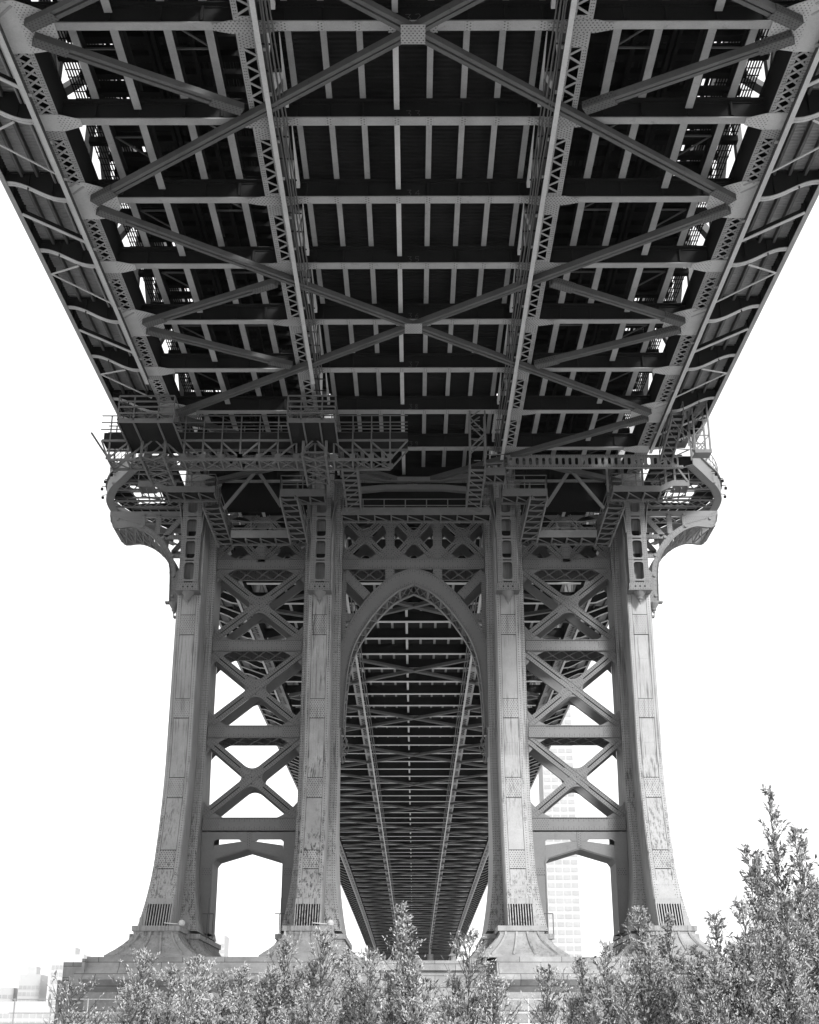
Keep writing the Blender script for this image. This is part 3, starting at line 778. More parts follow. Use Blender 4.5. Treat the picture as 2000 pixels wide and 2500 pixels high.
def balcony(s, root):
    b = MB()
    half = [(18.12, 78.4), (18.9, 79.6), (19.7, 80.9), (20.4, 82.0), (20.95, 83.3), (21.25, 84.4), (21.35, YC)]
    line = crom([half[0]]+half[1:]+[(x, 2*YC-y) for x, y in half[-2::-1]], 4)
    line = [(s*x, y) for x, y in line]; inn = offs(line, .05*s); inn2 = offs(line, .55*s)
    zb = 38.15
    b.ring(line, inn, 'z', zb, zb+1.05, closed=False, k=1)
    b.ring(line, inn2, 'z', zb-.02, zb+.02, closed=False, k=1)
    b.ring(line, offs(line, -.12*s), 'z', zb+1.0, zb+1.12, closed=False)
    for y in (82.0, 85.1, 88.2):
        xo = 20.2 if y != 85.1 else 21.2
        for dy in (-.55, .55):
            b.bar((s*15.9, y+dy, zb+.05), (s*xo, y+dy, zb+.05), .16, .1); b.bar((s*15.9, y+dy, zb+.75), (s*xo, y+dy, zb+.75), .16, .1)
        n = 7; d = (xo-15.9)/n
        for i in range(n):
            a, c = 15.9+i*d, 15.9+(i+1)*d
            b.bar((s*a, y-.5, zb+.02), (s*c, y+.5, zb+.02), .08, .03); b.bar((s*c, y-.5, zb+.06), (s*a, y+.5, zb+.06), .08, .03)
            b.bar((s*a, y-.55, zb+.05), (s*c, y-.55, zb+.75), .06, .05)
    # floor planks with an open strip along the truss
    for poly in ([(15.8, 79.2), (18.2, 79.2), (20.3, 82.6), (20.9, 83.9), (15.8, 83.9)], [(15.8, 83.9), (17.6, 83.9), (17.6, 86.9), (15.8, 86.9)], [(15.8, 86.9), (20.9, 87.4), (20.3, 89.0), (18.2, 92.2), (15.8, 92.2)], [(19.6, 83.9), (21.1, 83.9), (21.2, 86.0), (20.9, 87.3), (19.6, 87.2)]):
        b.prism([(s*x, y) for x, y in poly], 'z', zb+.9, zb+.95, mi=1)
    o = b.build('balcony', [BRACE, SHADE_SOOT], root)
    r = MB(); ol = offs(line, .1*s)
    for h in (1.7, 2.2): r.tube([(x, y, zb+h) for x, y in ol], .03, 5)
    for i in range(0, len(ol), 2): r.tube([(ol[i][0], ol[i][1], zb+1.05), (ol[i][0], ol[i][1], zb+2.2)], .025, 4)
    r.build('balcony_railing', [BRACE], o)
    for i in (9, 13, 17, 22):
        x, y = line[i]; l_ = MB(); l_.box(x-.08, x+.08, y-.08, y+.08, zb+.4, zb+.56); l_.tube([(x-s*.3, y, zb+.7), (x+s*.05, y, zb+.65)], .03, 5)
        l_.build('floodlight', [TIMBER], o, (s*.32, -.1, 0))
    # pointed tie rods up to the roadway on the outside
def portal(x0, x1, root):
    """low angular arch over the opening at the foot of the tower"""
    m = (x0+x1)/2; b = MB()
    def pr(poly, k=1, ya=YA, yb=YB): b.prism(poly, 'y', ya, yb, k=0)
    for s, xe in ((1, x0), (-1, x1)):
        X = lambda d: xe+s*d
        # leg swelling outwards at its foot into the column
        pr([(X(-.0), 15.68), (X(.78), 15.68), (X(.78), 9.6), (X(.5), 9.6), (X(.3), 10.4), (X(-.0), 12.8)], ya=YA, yb=YA+.1); pr([(X(-.0), 15.68), (X(.78), 15.68), (X(.78), 9.6), (X(.0), 9.6)], ya=YB-.1, yb=YB)
        b.box(X(.74), X(.80), YA-.04, YB+.04, 9.6, 13.95)
        for zz in (10.2, 11.0, 11.8, 12.6, 13.4): b.bar((X(.70), YA+.1, zz), (X(.70), YB-.1, zz+.7), .05, .05, up=(1, 0, 0))
        b.box(X(.15), X(.72), YA-.03, YA-.001, 13.05, 13.45, k=2)
        k = [(X(.76), 13.85), (X(.95), 14.08), (m, 14.68), (m, 15.1), (m-s*.45, 15.1), (X(.8), 14.86)]
        pr([(X(.74), 13.6)]+k[1:], ya=YA, yb=YA+.1); pr([(X(.74), 13.6)]+k[1:], ya=YB-.1, yb=YB)
        b.bar((X(.78), (YA+YB)/2, 13.78), (X(.98), (YA+YB)/2, 14.04), 2.3, .05, up=(-1, 0, 1)); b.bar((X(.97), (YA+YB)/2, 14.05), (m, (YA+YB)/2, 14.64), 2.3, .05, up=(0, 0, 1))
        pr([(X(.78), 15.68), (m, 15.68), (m, 15.1), (m-s*.5, 15.12), (m-s*.6, 15.22), (X(.95), 15.22), (X(.78), 15.1)], ya=YA, yb=YA+.1)
    b.box(m-.16, m+.16, YA-.03, YA-.001, 14.75, 15.66, k=2)
    b.build('portal_arch', [BRACE], root)
def gothic(root):
    inn = [(0, 31.96), (-1.2, 31.38), (-2.22, 30.42), (-3.15, 29.2), (-3.86, 27.95), (-4.27, 26.6), (-4.47, 25.1), (-4.57, 23.5), (-4.6, 22.2)]
    out = [(0, 33.0), (-1.35, 32.5), (-2.6, 31.45), (-3.6, 30.2), (-4.35, 28.95), (-4.78, 27.6), (-4.785, 26.0), (-4.79, 24.0), (-4.795, 22.2)]
    inn, out = crom([(x, qz(z)) for x, z in inn], 5), crom([(x, qz(z)) for x, z in out], 5)
    b = MB()
    for s in (1, -1):
        I = [(s*x, z) for x, z in inn]; O = [(s*x, z) for x, z in out]
        for ya, yb in ((YA, YA+.1), (YB-.1, YB)): b.ring(O, I, 'y', ya, yb, k=1, closed=False)
        for L, d in ((I, .06*s), (O, -.06*s)): b.ring(L, offs(L, d), 'y', YA-.08, YA, closed=False)
        rim = offs(I, .05*s)
        b.ring(I, rim, 'y', YA-.1, YA+.35, closed=False); b.ring(I, rim, 'y', YB-.35, YB+.1, closed=False)
        for i in range(0, len(I)-2, 2):
            a, c = I[i], I[i+2]
            b.bar((a[0], YA+.3, a[1]), (c[0], YB-.3, c[1]), .05, .05); b.bar((c[0], YA+.3, c[1]), (a[0], YB-.3, a[1]), .05, .05)
            if i % 4 == 0: b.bar((a[0], YA+.3, a[1]), (a[0], YB-.3, a[1]), .14, .08)
    o = b.build('gothic_arch', [BRACE], root)
    for s in (-1, 1):
        c = MB()
        for dy in (0, 1.9):
            c.tube([(s*4.55, YA+.1+dy, 22.2), (s*4.45, YA+.1+dy, 21.7), (s*4.30, YA+.1+dy, 21.45), (s*4.38, YA+.1+dy, 21.1), (s*4.6, YA+.1+dy, 20.9), (s*4.5, YA+.1+dy, 20.6), (s*4.7, YA+.1+dy, 20.4)], .05, 6)
            c.tube([(s*4.75, YA+.1+dy, 22.2), (s*4.72, YA+.1+dy, 20.4)], .05, 5)
            c.bar((s*4.45, YA+.1+dy, 21.7), (s*4.75, YA+.1+dy, 21.1), .05, .05); c.bar((s*4.40, YA+.1+dy, 21.1), (s*4.75, YA+.1+dy, 21.6), .05, .05)
        c.build('arch_scroll', [BRACE], o)
    # spandrel members
    for s in (-1, 1):
        b = MB(); b.bar((s*4.75, YA+.2, 32.95), (s*3.15, YA+.2, 31.3), .62, .3, up=(0, 1, 0), k=1); b.build('spandrel_brace', [BRACE], root); b = MB(); b.bar((s*4.75, YB-.2, 32.75), (s*3.15, YB-.2, 31.1), .62, .3, up=(0, 1, 0)); b.build('spandrel_brace', [BRACE], root)
        b = MB(); b.box(s*4.79, s*3.9, YA+.02, YA+.3, 29.55, 30.05, k=1); b.build('spandrel_strut', [BRACE], root)
        b = MB(); b.box(s*4.79, s*4.55, YA-.02, YA+.2, 28.3, 32.9, k=1); b.build('spandrel_post', [BRACE], root)
        b = MB(); b.box(s*1.62-.3, s*1.62+.3, YA+.02, YA+.3, 32.3, 36.6, k=1); b.build('spandrel_post', [BRACE], root)

def tower():
    root = thing('bridge_tower', 'great riveted steel tower with four columns and a pointed central arch on a granite pier', 'tower', (0, 0, 0))
    for cx in CX:
        column(cx, PEEL if cx == CX[1] else TOWER, root); pedestal(cx, root); front_bracket(cx, root)
    for s in (-1, 1):
        side_bracket(s, root); balcony(s, root)
        x0, x1 = sorted((s*13.33, s*7.40))
        for z0, z1 in ((33.0, 33.7), (27.3, 28.0), (21.55, 22.3), (15.7, 16.46)): strut(x0, x1, z0, z1, root)
        for z0, z1 in ((28.0, 33.0), (22.3, 27.3), (16.46, 21.55)): xbrace(x0, x1, z0, z1, root)
        xm = (x0+x1)/2
        xbrace(x0, xm-.25, 33.7, 36.9, root, .22, .8); xbrace(xm+.25, x1, 33.7, 36.9, root, .22, .8)
        b = MB(); b.box(xm-.25, xm+.25, YA, YA+.3, 33.7, 37.0, k=1); b.build('brace_post', [BRACE], root)
        portal(x0, x1, root)
        b = MB(); b.box(x0, x1, 84.4, 84.5, 37.3, 41.4, k=1); b.build('floor_girder', [SHADE_SOOT], root)
        b = MB(); b.box(s*6.6, s*14.2, T-.9, T+P+.9, zn(T)+2.3, zn(T)+2.5); b.build('deck_slab', [SHADE_SOOT], root)
        b = MB(); b.box(s*6.8, s*12.7, T, T+P, zn(T)+6.7, zn(T)+7.1); b.build('deck_slab', [SHADE_SOOT], root)
    b = MB(); b.box(-5.6, 5.6, T-.3, T+P+.3, zn(T)+1.62, zn(T)+1.8); b.build('deck_slab', [SHADE_SOOT], root)
    strut(-4.79, 4.79, 33.0, 33.7, root)
    for a, c in ((-4.79, -.0-1.92+.0), (-1.32, 1.32), (1.92, 4.79)): xbrace(a, c, 33.7, 36.9, root, .22, .7) if c-a > 2 else None
    b = MB(); b.box(-4.79, 4.79, 84.4, 84.5, 37.3, 41.0, k=1); b.build('floor_girder', [SHADE_SOOT], root)
    gothic(root)
    # slotted cross girders hung just in front of the tower
    for s in (-1, 1):
        b = MB(); y = 77.2; x = 7.9
        b.box(s*5.8, s*17.2, y, y+.05, 37.40, 37.55, k=1); b.box(s*5.8, s*17.2, y, y+.05, 38.15, 38.30, k=1); b.box(s*5.8, s*17.2, y-.12, y+.15, 37.36, 37.40)
        x = 6.0
        while x < 16.9:
            b.ring([(s*q[0], q[1]) for q in rect_like(x+.21, 37.85, .42, .60)], [(s*q[0], q[1]) for q in rrect(x+.21, 37.85, .20, .5, .09)], 'y', y+.002, y+.048); x += .42
        b.build('slotted_girder', [BRACE], root)
        b = MB(); b.bar((s*10.5, 80, 38.3), (s*12.45, 80.3, 35.85), .22, .12, up=(0, 1, 0)); b.bar((s*10.2, 80, 38.3), (s*8.65, 80, 35.9), .22, .12, up=(0, 1, 0)); b.build('hanger_brace', [BRACE], root)
    b = MB(); b.bar((-1.7, 81.3, 38.35), (1.7, 81.3, 38.35), .35, .3); b.bar((-1.7, 81.3, 38.35), (-4.9, 81.3, 38.75), .35, .3); b.bar((1.7, 81.3, 38.35), (4.9, 81.3, 38.75), .35, .3)
    b.bar((-1.9, 81.3, 37.75), (1.9, 81.3, 37.75), .4, .35); b.bar((-1.9, 81.3, 37.75), (-4.9, 81.3, 37.45), .4, .35); b.bar((1.9, 81.3, 37.75), (4.9, 81.3, 37.45), .4, .35)
    b.build('bent_strut', [BRACE], root)
    return root
tower()

def pier():
    m = bpy.data.materials.new('granite_masonry'); m.use_nodes = True; n = m.node_tree.nodes; l = m.node_tree.links; p = n['Principled BSDF']
    tc = n.new('ShaderNodeTexCoord'); sp = n.new('ShaderNodeSeparateXYZ'); cb = n.new('ShaderNodeCombineXYZ'); l.new(tc.outputs['Object'], sp.inputs[0]); l.new(sp.outputs[0], cb.inputs[0]); l.new(sp.outputs[2], cb.inputs[1])
    br = n.new('ShaderNodeTexBrick'); br.inputs['Scale'].default_value = 1; br.inputs['Brick Width'].default_value = 2.3; br.inputs['Row Height'].default_value = .62
    br.inputs['Mortar Size'].default_value = .018; br.inputs['Mortar Smooth'].default_value = .2; br.inputs['Bias'].default_value = -.2
    br.inputs['Color1'].default_value = (.25, .25, .25, 1); br.inputs['Color2'].default_value = (.33, .33, .33, 1); br.inputs['Mortar'].default_value = (.07, .07, .07, 1)
    l.new(cb.outputs[0], br.inputs[0]); ns = n.new('ShaderNodeTexNoise'); ns.inputs['Scale'].default_value = 1.1; ns.inputs['Detail'].default_value = 8; ns.inputs['Roughness'].default_value = .7; l.new(tc.outputs['Object'], ns.inputs['Vector'])
    mr = n.new('ShaderNodeMapRange'); mr.inputs[1].default_value = .3; mr.inputs[2].default_value = .7; mr.inputs[3].default_value = .62; mr.inputs[4].default_value = 1.15; l.new(ns.outputs[0], mr.inputs[0])
    mx = n.new('ShaderNodeMix'); mx.data_type = 'RGBA'; mx.blend_type = 'MULTIPLY'; mx.inputs[0].default_value = 1; l.new(br.outputs[0], mx.inputs[6]); l.new(mr.outputs[0], mx.inputs[7]); l.new(mx.outputs[2], p.inputs['Base Color'])
    p.inputs['Roughness'].default_value = .85
    root = thing('granite_pier', 'pale granite pier with a projecting cornice carrying the tower columns', 'pier')
    for s in (-1, 1):
        b = MB(); x0, x1 = sorted((s*4.5, s*17.9))
        prof = [(76.3, 1.2), (76.3, 5.9), (75.75, 6.35), (75.55, 6.52), (75.55, 6.62), (76.15, 7.15), (76.2, 7.18), (76.2, 7.72), (94.0, 7.72), (94.0, 1.2)]
        b.prism(prof, 'x', x0, x1)
        secs = b.build('buttress', [m], root)
        e = MB(); xa = s*17.9; e.prism([(xa, 5.9), (xa+s*.75, 6.5), (xa+s*.75, 6.62), (xa+s*.15, 7.16), (xa+s*.15, 7.6), (xa, 7.6)], 'y', 75.8, 94.0); e.build('cornice_return', [m], root)
    b = MB(); b.box(-4.5, 4.5, 78, 92, 1.2, 7.1); b.box(-4.5, 4.5, 77.8, 92.2, 7.1, 7.62); b.build('centre_wall', [m], root)
    b = MB(); b.box(-20.4, 20.4, 80.2, 96, 1.2, 6.7); b.box(-20.1, 20.1, 80.0, 96.2, 6.7, 7.66); b.build('rear_block', [m], root)
pier()

# ------------------------------------------------------------------ hanging access steelwork
def rail_run(b, pts, h, posts=1.3, r=.036, mids=(.5,)):
    for a, c in zip(pts, pts[1:]):
        a, c = Vector(a), Vector(c); L = (c-a).length; n = max(1, round(L/posts))
        for i in range(n+1):
            q = a.lerp(c, i/n); b.tube([q, q+Vector((0, 0, h))], r, 5)
        for m_ in (1.0,)+mids: b.tube([a+Vector((0, 0, h*m_)), c+Vector((0, 0, h*m_))], r, 5)
def landing(name, label, cat, x0, x1, y0, y1, z, h=1.0, kick=.5, group='hanging access platforms'):
    t = thing(name, label, cat, group=group)
    f = MB(); f.box(x0, x1, y0, y1, z+.0, z+.06, mi=1); f.box(x0, x1, y0-.05, y0, z-.02, z+kick); f.box(x0, x1, y1, y1+.05, z-.02, z+.2)
    n = max(2, round((x1-x0)/1.1))
    for i in range(n+1):
        x = x0+(x1-x0)*i/n; f.box(x-.04, x+.04, y0, y1, z-.18, z-.001)
    for i in range(n):
        xa, xb = x0+(x1-x0)*i/n, x0+(x1-x0)*(i+1)/n; f.bar((xa, y0, z-.1), (xb, y1, z-.1), .06, .05)
    f.box(x0, x1, y1-.08, y1, z-.2, z-.1)
    f.build('floor', [GALV, SHADE_SOOT], t)
    r = MB(); rail_run(r, [(x0, y1, z+.2), (x0, y0, z+.2), (x1, y0, z+.2), (x1, y1, z+.2)], h); r.build('railing', [GALV], t)
    return t
def stair(label, xa0, xa1, ya, za, xb0, xb1, yb, zb, group='hanging stairs and gangways', treads=8):
    t = thing('access_stair', label, 'stair', group=group)
    for x0, x1 in ((xa0, xb0), (xa1, xb1)):
        b = MB(); b.bar((x0, ya, za), (x1, yb, zb), .10, .22); b.build('stringer', [GALV], t)
        r = MB(); 
        for f in (0, .33, .66, 1):
            q = Vector((x0, ya, za)).lerp(Vector((x1, yb, zb)), f); r.tube([q, q+Vector((0, 0, 1.0))], .034, 5)
        for h in (1.0, .5): r.tube([(x0, ya, za+h), (x1, yb, zb+h)], .034, 5)
        r.build('railing', [GALV], t)
    tm = None
    for i in range(treads):
        b = MB(); f = (i+.5)/treads; x0, x1 = xa0+(xb0-xa0)*f, xa1+(xb1-xa1)*f; y = ya+(yb-ya)*f; z = za+(zb-za)*f
        b.box(x0, x1, y-.13, y+.13, z-.02, z+.03)
        b.build('tread', [GALV], t)
    b = MB(); b.bar(((xa0+xa1)/2, ya, za+.09), ((xb0+xb1)/2, yb, zb+.09), abs(xa1-xa0)*.9, .02, mi=1)
    for i in range(0, treads, 2):
        f = i/treads; g = min(1, (i+2)/treads); L = lambda q, x, y: x+(y-x)*q
        b.bar((L(f, xa0, xb0), L(f, ya, yb), L(f, za, zb)-.2), (L(g, xa1, xb1), L(g, ya, yb), L(g, za, zb)-.2), .04, .04)
    b.build('soffit', [GALV, SHADE_SOOT], t)
def access():
    # long truss traveller on the left, hung from the inspection rails
    t = thing('inspection_traveller', 'long lattice inspection gantry slung under the left half of the span', 'gantry')
    x0, x1 = -18.6, -.35; ya, yb = 71.5, 72.9; zt, zb = 36.65, 35.4; n = 15; d = (x1-1.1-(-18.1))/n
    for y in (ya, yb):
        b = MB(); b.bar((x0, y, zt), (x1, y, zt), .12, .12); b.build('top_chord', [GALV], t)
        b = MB(); b.bar((-18.1, y, zb), (-1.4, y, zb), .14, .14); b.build('bottom_chord', [GALV], t)
        b = MB(); r = MB()
        for i in range(n+1):
            x = -18.1+i*(16.7/n); b.bar((x, y, zb), (x, y, zt), .10, .08, up=(0, 1, 0)); r.bar((x, y, zt), (x, y, 38.3), .07, .07, up=(0, 1, 0))
            if i < n:
                xn = x+16.7/n; mid = (x+xn)/2; down = mid < -10.5 or mid > -5.6
                if mid < -15.2: down = False
                p, q = ((x, zt-.1), (xn, zb+.1)) if down else ((xn, zt-.1), (x, zb+.1))
                b.bar((p[0], y, p[1]), (q[0], y, q[1]), .10, .08, up=(0, 1, 0))
                b.prism([(q[0]-.16, q[1]-.1), (q[0]+.16, q[1]-.1), (q[0]+.16, q[1]+.25), (q[0]-.16, q[1]+.25)], 'y', y-.06, y-.045)
        b.build('web', [GALV], t)
        for z in (38.3, 37.85, 37.4): r.bar((x0-.1 if y == ya else x0, y, z), (x1, y, z), .055, .055)
        r.build('railing', [GALV], t)
    b = MB()
    b.box(x0, x1, ya+.06, yb-.06, 36.72, 36.78); b.box(x0+.1, x1, ya+.05, ya+.09, 36.78, 37.2); b.build('deck', [SHADE_SOOT], t)
    b = MB()
    for i in range(n):
        x = -18.1+i*(16.7/n); xn = x+16.7/n
        b.bar((x, ya, zb), (xn, yb, zb), .07, .06); b.bar((xn, ya, zb+.03), (x, yb, zb+.03), .07, .06); b.bar((x, ya, zb), (x, yb, zb), .09, .09)
    b.build('lower_lacing', [GALV], t)
    b = MB(); b.bar((-18.6, ya, zt), (-18.1, ya, zb), .1, .1, up=(0, 1, 0)); b.bar((-19.1, 70.9, 36.9), (-18.0, 73.5, 35.5), .08, .08)
    b.bar((x1, ya, zt), (-1.4, ya, zb), .09, .09, up=(0, 1, 0)); b.bar((x1, yb, zt), (-1.4, yb, zb), .09, .09, up=(0, 1, 0)); b.build('end_frame', [GALV], t)
    # hanger frames
    for xc, lab in ((-15.4, 'outer'), (-5.85, 'inner')):
        h = MB(); w_ = .68
        for y in (71.15, 73.3):
            for q in (-w_, w_): h.bar((xc+q, y, 35.2), (xc+q, y, 37.8), .16, .14, up=(0, 1, 0))
            h.bar((xc-w_, y, 35.9), (xc+w_, y, 37.3), .09, .07, up=(0, 1, 0)); h.bar((xc+w_, y, 35.9), (xc-w_, y, 37.3), .09, .07, up=(0, 1, 0)); h.bar((xc-w_, y, 35.7), (xc+w_, y, 35.7), .1, .1)
            h.bar((xc-w_, y, 37.8), (xc, y, 38.3), .09, .08, up=(0, 1, 0)); h.bar((xc+w_, y, 37.8), (xc, y, 38.3), .09, .08, up=(0, 1, 0))
        for q in (-w_, w_): h.bar((xc+q, 70.6, 35.3), (xc+q, 75.1, 35.3), .12, .16)
        for i in range(4):
            a = 70.8+i*1.05; h.bar((xc-w_, a, 35.3), (xc+w_, a+1.05, 35.3), .08, .06); h.bar((xc+w_, a, 35.33), (xc-w_, a+1.05, 35.33), .08, .06)
        h.build('hanger_frame', [GALV], t)
        p = MB(); a, c = (xc-1.6, xc+1.6) if lab == 'outer' else (xc-1.4, xc+1.35)
        p.box(a, c, 68.5, 72.9, 36.45, 36.5, mi=1); p.box(a, c, 68.42, 68.48, 36.35, 36.62)
        for x in (a, a+.9, c-.9, c): p.bar((x, 68.5, 36.4), (x, 73, 36.4), .08, .12)
        for x in (a, a+(c-a)*.28, a+(c-a)*.72, c): p.bar((x, 68.45, 36.5), (x, 68.45, 38.05), .08, .06, up=(0, 1, 0))
        for z in (36.95, 37.35, 37.7, 38.05): p.bar((a, 68.42, z), (c, 68.42, z), .07, .09)
        for x in (a, c):
            for z in (37.35, 38.05): p.bar((x, 68.5, z), (x, 72.8, z), .05, .06)
        p.build('cage_platform', [GALV, SHADE_SOOT], t)
    # landings either side in front of the column heads
    for s, nm in ((-1, 'left'), (1, 'right')):
        x0, x1 = sorted((s*8.65, s*5.75)); landing('access_platform', f'railed landing in front of the {nm} inner column, above its stair', 'platform', x0, x1, 79.0, 80.0, 36.2, 1.25)
        x0, x1 = sorted((s*12.9, s*16.0)); t2 = landing('access_platform', f'railed landing with a stepped end beside the {nm} outer column head', 'platform', x0, x1, 79.0, 80.2, 36.5, 1.05, .4)
        b = MB(); b.box(s*16.85, s*17.9, 79.0, 79.06, 36.9, 37.3); b.box(s*16.85, s*17.9, 79.06, 80.2, 36.9, 36.96); b.prism([(s*16.0, 36.5), (s*16.0, 36.9), (s*16.85, 37.3), (s*16.85, 36.9)], 'y', 79.0, 79.06)
        for i in range(5): x = s*(16.0+i*.45); b.bar((x, 79.0, 36.45+.1*i), (x, 80.3, 36.3+.1*i), .06, .1)
        b.bar((s*16.0, 80.25, 36.35), (s*17.9, 80.25, 36.75), .08, .08); rail_run(b, [(s*16.0, 79, 36.9), (s*16.85, 79, 37.3), (s*17.9, 79, 37.3)], .9); b.build('stepped_end', [GALV], t2)
        x0, x1 = sorted((s*12.0, s*8.1)); landing('access_platform', f'lower railed gangway across the {nm} bay below the deck', 'platform', x0, x1, 81.0, 82.0, 34.1, .9)
        stair(f'steep stair down from the {nm} inner landing to the lower gangway', s*8.65, s*7.55, 79.05, 36.15, s*8.08, s*6.98, 81.3, 33.9)
        stair(f'steep stair down from the {nm} outer landing to the lower gangway', s*13.8, s*12.7, 80.25, 36.0, s*12.9, s*11.95, 82.2, 33.9)
        stair(f'level gangway running under the deck to the centre platform on the {nm}', s*3.4, s*4.3, 72.6, 35.35, s*3.4, s*4.3, 79.3, 35.3, treads=9)
    landing('access_platform', 'long railed platform across the middle bay above the pointed arch', 'platform', -4.7, 5.0, 80.0, 81.0, 35.3, .9)
    t = thing('ladder_frame', 'tall narrow braced ladder frame hanging right of the middle of the span', 'ladder')
    for y in (71.0, 71.9):
        b = MB()
        for x in (3.35, 4.25): b.bar((x, y, 35.3), (x, y, 38.4), .1, .1, up=(0, 1, 0))
        b.bar((3.35, y, 37.9), (4.25, y, 36.9), .07, .06, up=(0, 1, 0)); b.bar((4.25, y, 36.9), (3.35, y, 35.9), .07, .06, up=(0, 1, 0)); b.bar((3.35, y, 37.9), (4.0, y, 38.4), .07, .06, up=(0, 1, 0))
        b.build('ladder_side', [GALV], t)
    b = MB()
    for i in range(9): b.tube([(3.35, 71, 35.5+i*.33), (4.25, 71, 35.5+i*.33)] if i in (1, 3, 5) else [(3.6, 71.9, 35.5+i*.33), (4.0, 71.9, 35.5+i*.33)], .03, 5)
    b.build('rung', [GALV], t)
    landing('access_platform', 'small railed step platform beside the hanging ladder frame, right of centre', 'platform', 4.45, 5.7, 75.4, 76.4, 36.1, 1.2)
    # right-hand outer scaffold, ladder and posts
    t = thing('scaffold_tower', 'narrow braced scaffold hung beneath the right hand walkway near the tower', 'scaffold')
    for y in (71.8, 73.0):
        b = MB()
        for x in (16.8, 17.7): b.bar((x, y, 36.0), (x, y, 39.3), .1, .1, up=(0, 1, 0))
        for i in range(3): z = 36.1+i*1.0; b.bar((16.8, y, z), (17.7, y, z+1), .06, .06, up=(0, 1, 0)); b.bar((16.8, y, z+1), (17.7, y, z+1), .06, .06, up=(0, 1, 0))
        b.build('frame', [GALV], t)
    b = MB(); b.box(16.75, 17.75, 71.7, 72.6, 35.95, 36.0); b.box(16.75, 17.75, 71.66, 71.7, 35.9, 36.12); b.build('floor', [GALV], t)
    b = MB(); rail_run(b, [(15.6, 71.8, 37.3), (16.7, 71.8, 36.1)], .9, .4); b.build('stair_rail', [GALV], t)
    stair('open stepped ladder sloping beneath the right outer chord toward the tower', 15.3, 16.0, 70.5, 37.7, 15.3, 16.0, 75.0, 36.85)
    t = thing('hanger_posts', 'row of slim upright posts holding the right outer landing', 'support post')
    for x, zb_ in ((12.6, 36.5), (13.6, 36.5), (14.9, 36.5), (17.0, 37.0), (16.4, 36.9)):
        b = MB(); b.bar((x, 79.1, zb_), (x, 79.1, 38.5), .13, .13, up=(0, 1, 0)); b.build('post', [GALV], t)
    b = MB(); b.bar((17.0, 79.0, 38.5), (17.8, 79.0, 37.2), .12, .1, up=(0, 1, 0)); b.build('brace', [GALV], t)
access()

# ------------------------------------------------------------------ things around the tower foot
def foot_details():
    t = thing('white_fence', 'thin white two-rail fence running in front of the granite pier', 'fence')
    for z in (5.0, 4.45): b = MB(); b.tube([(-17.2, 60, z), (10.5, 60, z)], .022, 6); b.build('rail', [WHITE], t)
    x = -17.0
    while x < 10.5: b = MB(); b.tube([(x, 60, 3.9), (x, 60, 5.03)], .03, 6); b.build('post', [WHITE], t); x += 1.56
    for (x, y, s, lab) in ((-13.2, 78.4, 1, 'round white floodlight on the left outer column foot'), (-4.75, 78.4, 1, 'white lamp on the foot of the left inner column')):
        t = thing('floodlight', lab, 'lamp', (x, y, 9.52))
        b = MB(); b.lathe([(.02, 0), (.16, .02), (.2, .16), (.12, .3), (.02, .34)], (0, 0, 0), 12); b.build('lamp_head', [WHITE], t, smooth=True)
        b = MB(); b.bar((-1.0, 0, .16), (-.2, 0, .1), .12, .05); b.bar((-.05, 0, 0), (-.05, 0, .25), .05, .05); b.build('lamp_arm', [WHITE], t)
    for (x, lab) in ((-12.45, 'thin handrail frame at the foot of the left outer column'), (-8.1, 'thin handrail frame left of the left inner column foot'), (8.0, 'thin handrail frame right of the right inner column foot')):
        t = thing('handrail', lab, 'handrail', (x, 83.0, 9.1))
        b = MB()
        for q in (0, .35): b.tube([(q, 0, 0), (q, 0, 1.5)], .03, 5)
        b.tube([(-.3, 0, 1.5), (.35, 0, 1.5)], .03, 5); b.tube([(0.05, 0, 1.5), (0.05, 0, 2.4)], .015, 4)
        b.build('tube_frame', [MIDST], t)
foot_details()

def buildings():
    conc = mat('pale_facade', .36, rough=.9, var=.04, fine=.02); glass = mat('pale_window_glass', .275, rough=.15, var=.25, scale=.12, fine=.3, spec=.6)
    def tower_block(label, x0, x1, y0, y1, z1, fl, bays, crown=None, group='city buildings across the river'):
        t = thing('tall_building' if z1 > 80 else 'city_building', label, 'building', (0, 0, 0), group)
        b = MB(); b.box(x0, x1, y0, y1, 0, z1); b.build('facade', [conc], t)
        nf = int((z1-4)/fl); step = max(1, math.ceil(nf/90))
        for i in range(nf):
            if i % step: continue
            z = 3+i*fl; b = MB(); ww = (x1-x0)/bays
            for j in range(bays):
                a = x0+j*ww+ww*.14; b.box(a, a+ww*.80, y0-.12, y0+.2, z, z+fl*.55)
            b.build('window_row', [glass], t)
        if crown:
            b = MB()
            for c in crown: b.box(*c)
            b.build('roof', [conc], t)
    tower_block('very tall pale glass tower seen between the right columns', 58.3, 72.3, 600, 622, 170, 3.3, 4)
    tower_block('stepped pale block with roof masts, tallest at the far left', -182, -166, 700, 716, 47.5, 3.4, 8, [(-179, -171, 702, 712, 47.5, 51), (-176.3, -175.8, 706, 706.5, 51, 60), (-167.6, -167.2, 706, 706.5, 47.5, 59)])
    tower_block('narrow pale block with a small turret near the left edge', -203, -192, 720, 735, 39, 3.2, 5, [(-200, -195, 722, 730, 39, 43)])
    tower_block('faint pale block cut by the left edge of the view', -226, -208, 730, 745, 33, 3.1, 6)
    tower_block('low wide white building at the bottom left edge', -230, -178, 690, 700, 25, 3.6, 16)
    tower_block('pale low block half hidden by the leftmost shrub', -178, -150, 690, 705, 32, 3.4, 9)
    tower_block('pale slab behind the left outer span edge', -119, -112, 820, 840, 66, 3.3, 4)
    tower_block('faint low block right of the right outer column', 150, 180, 700, 720, 30, 3.4, 9)
buildings()

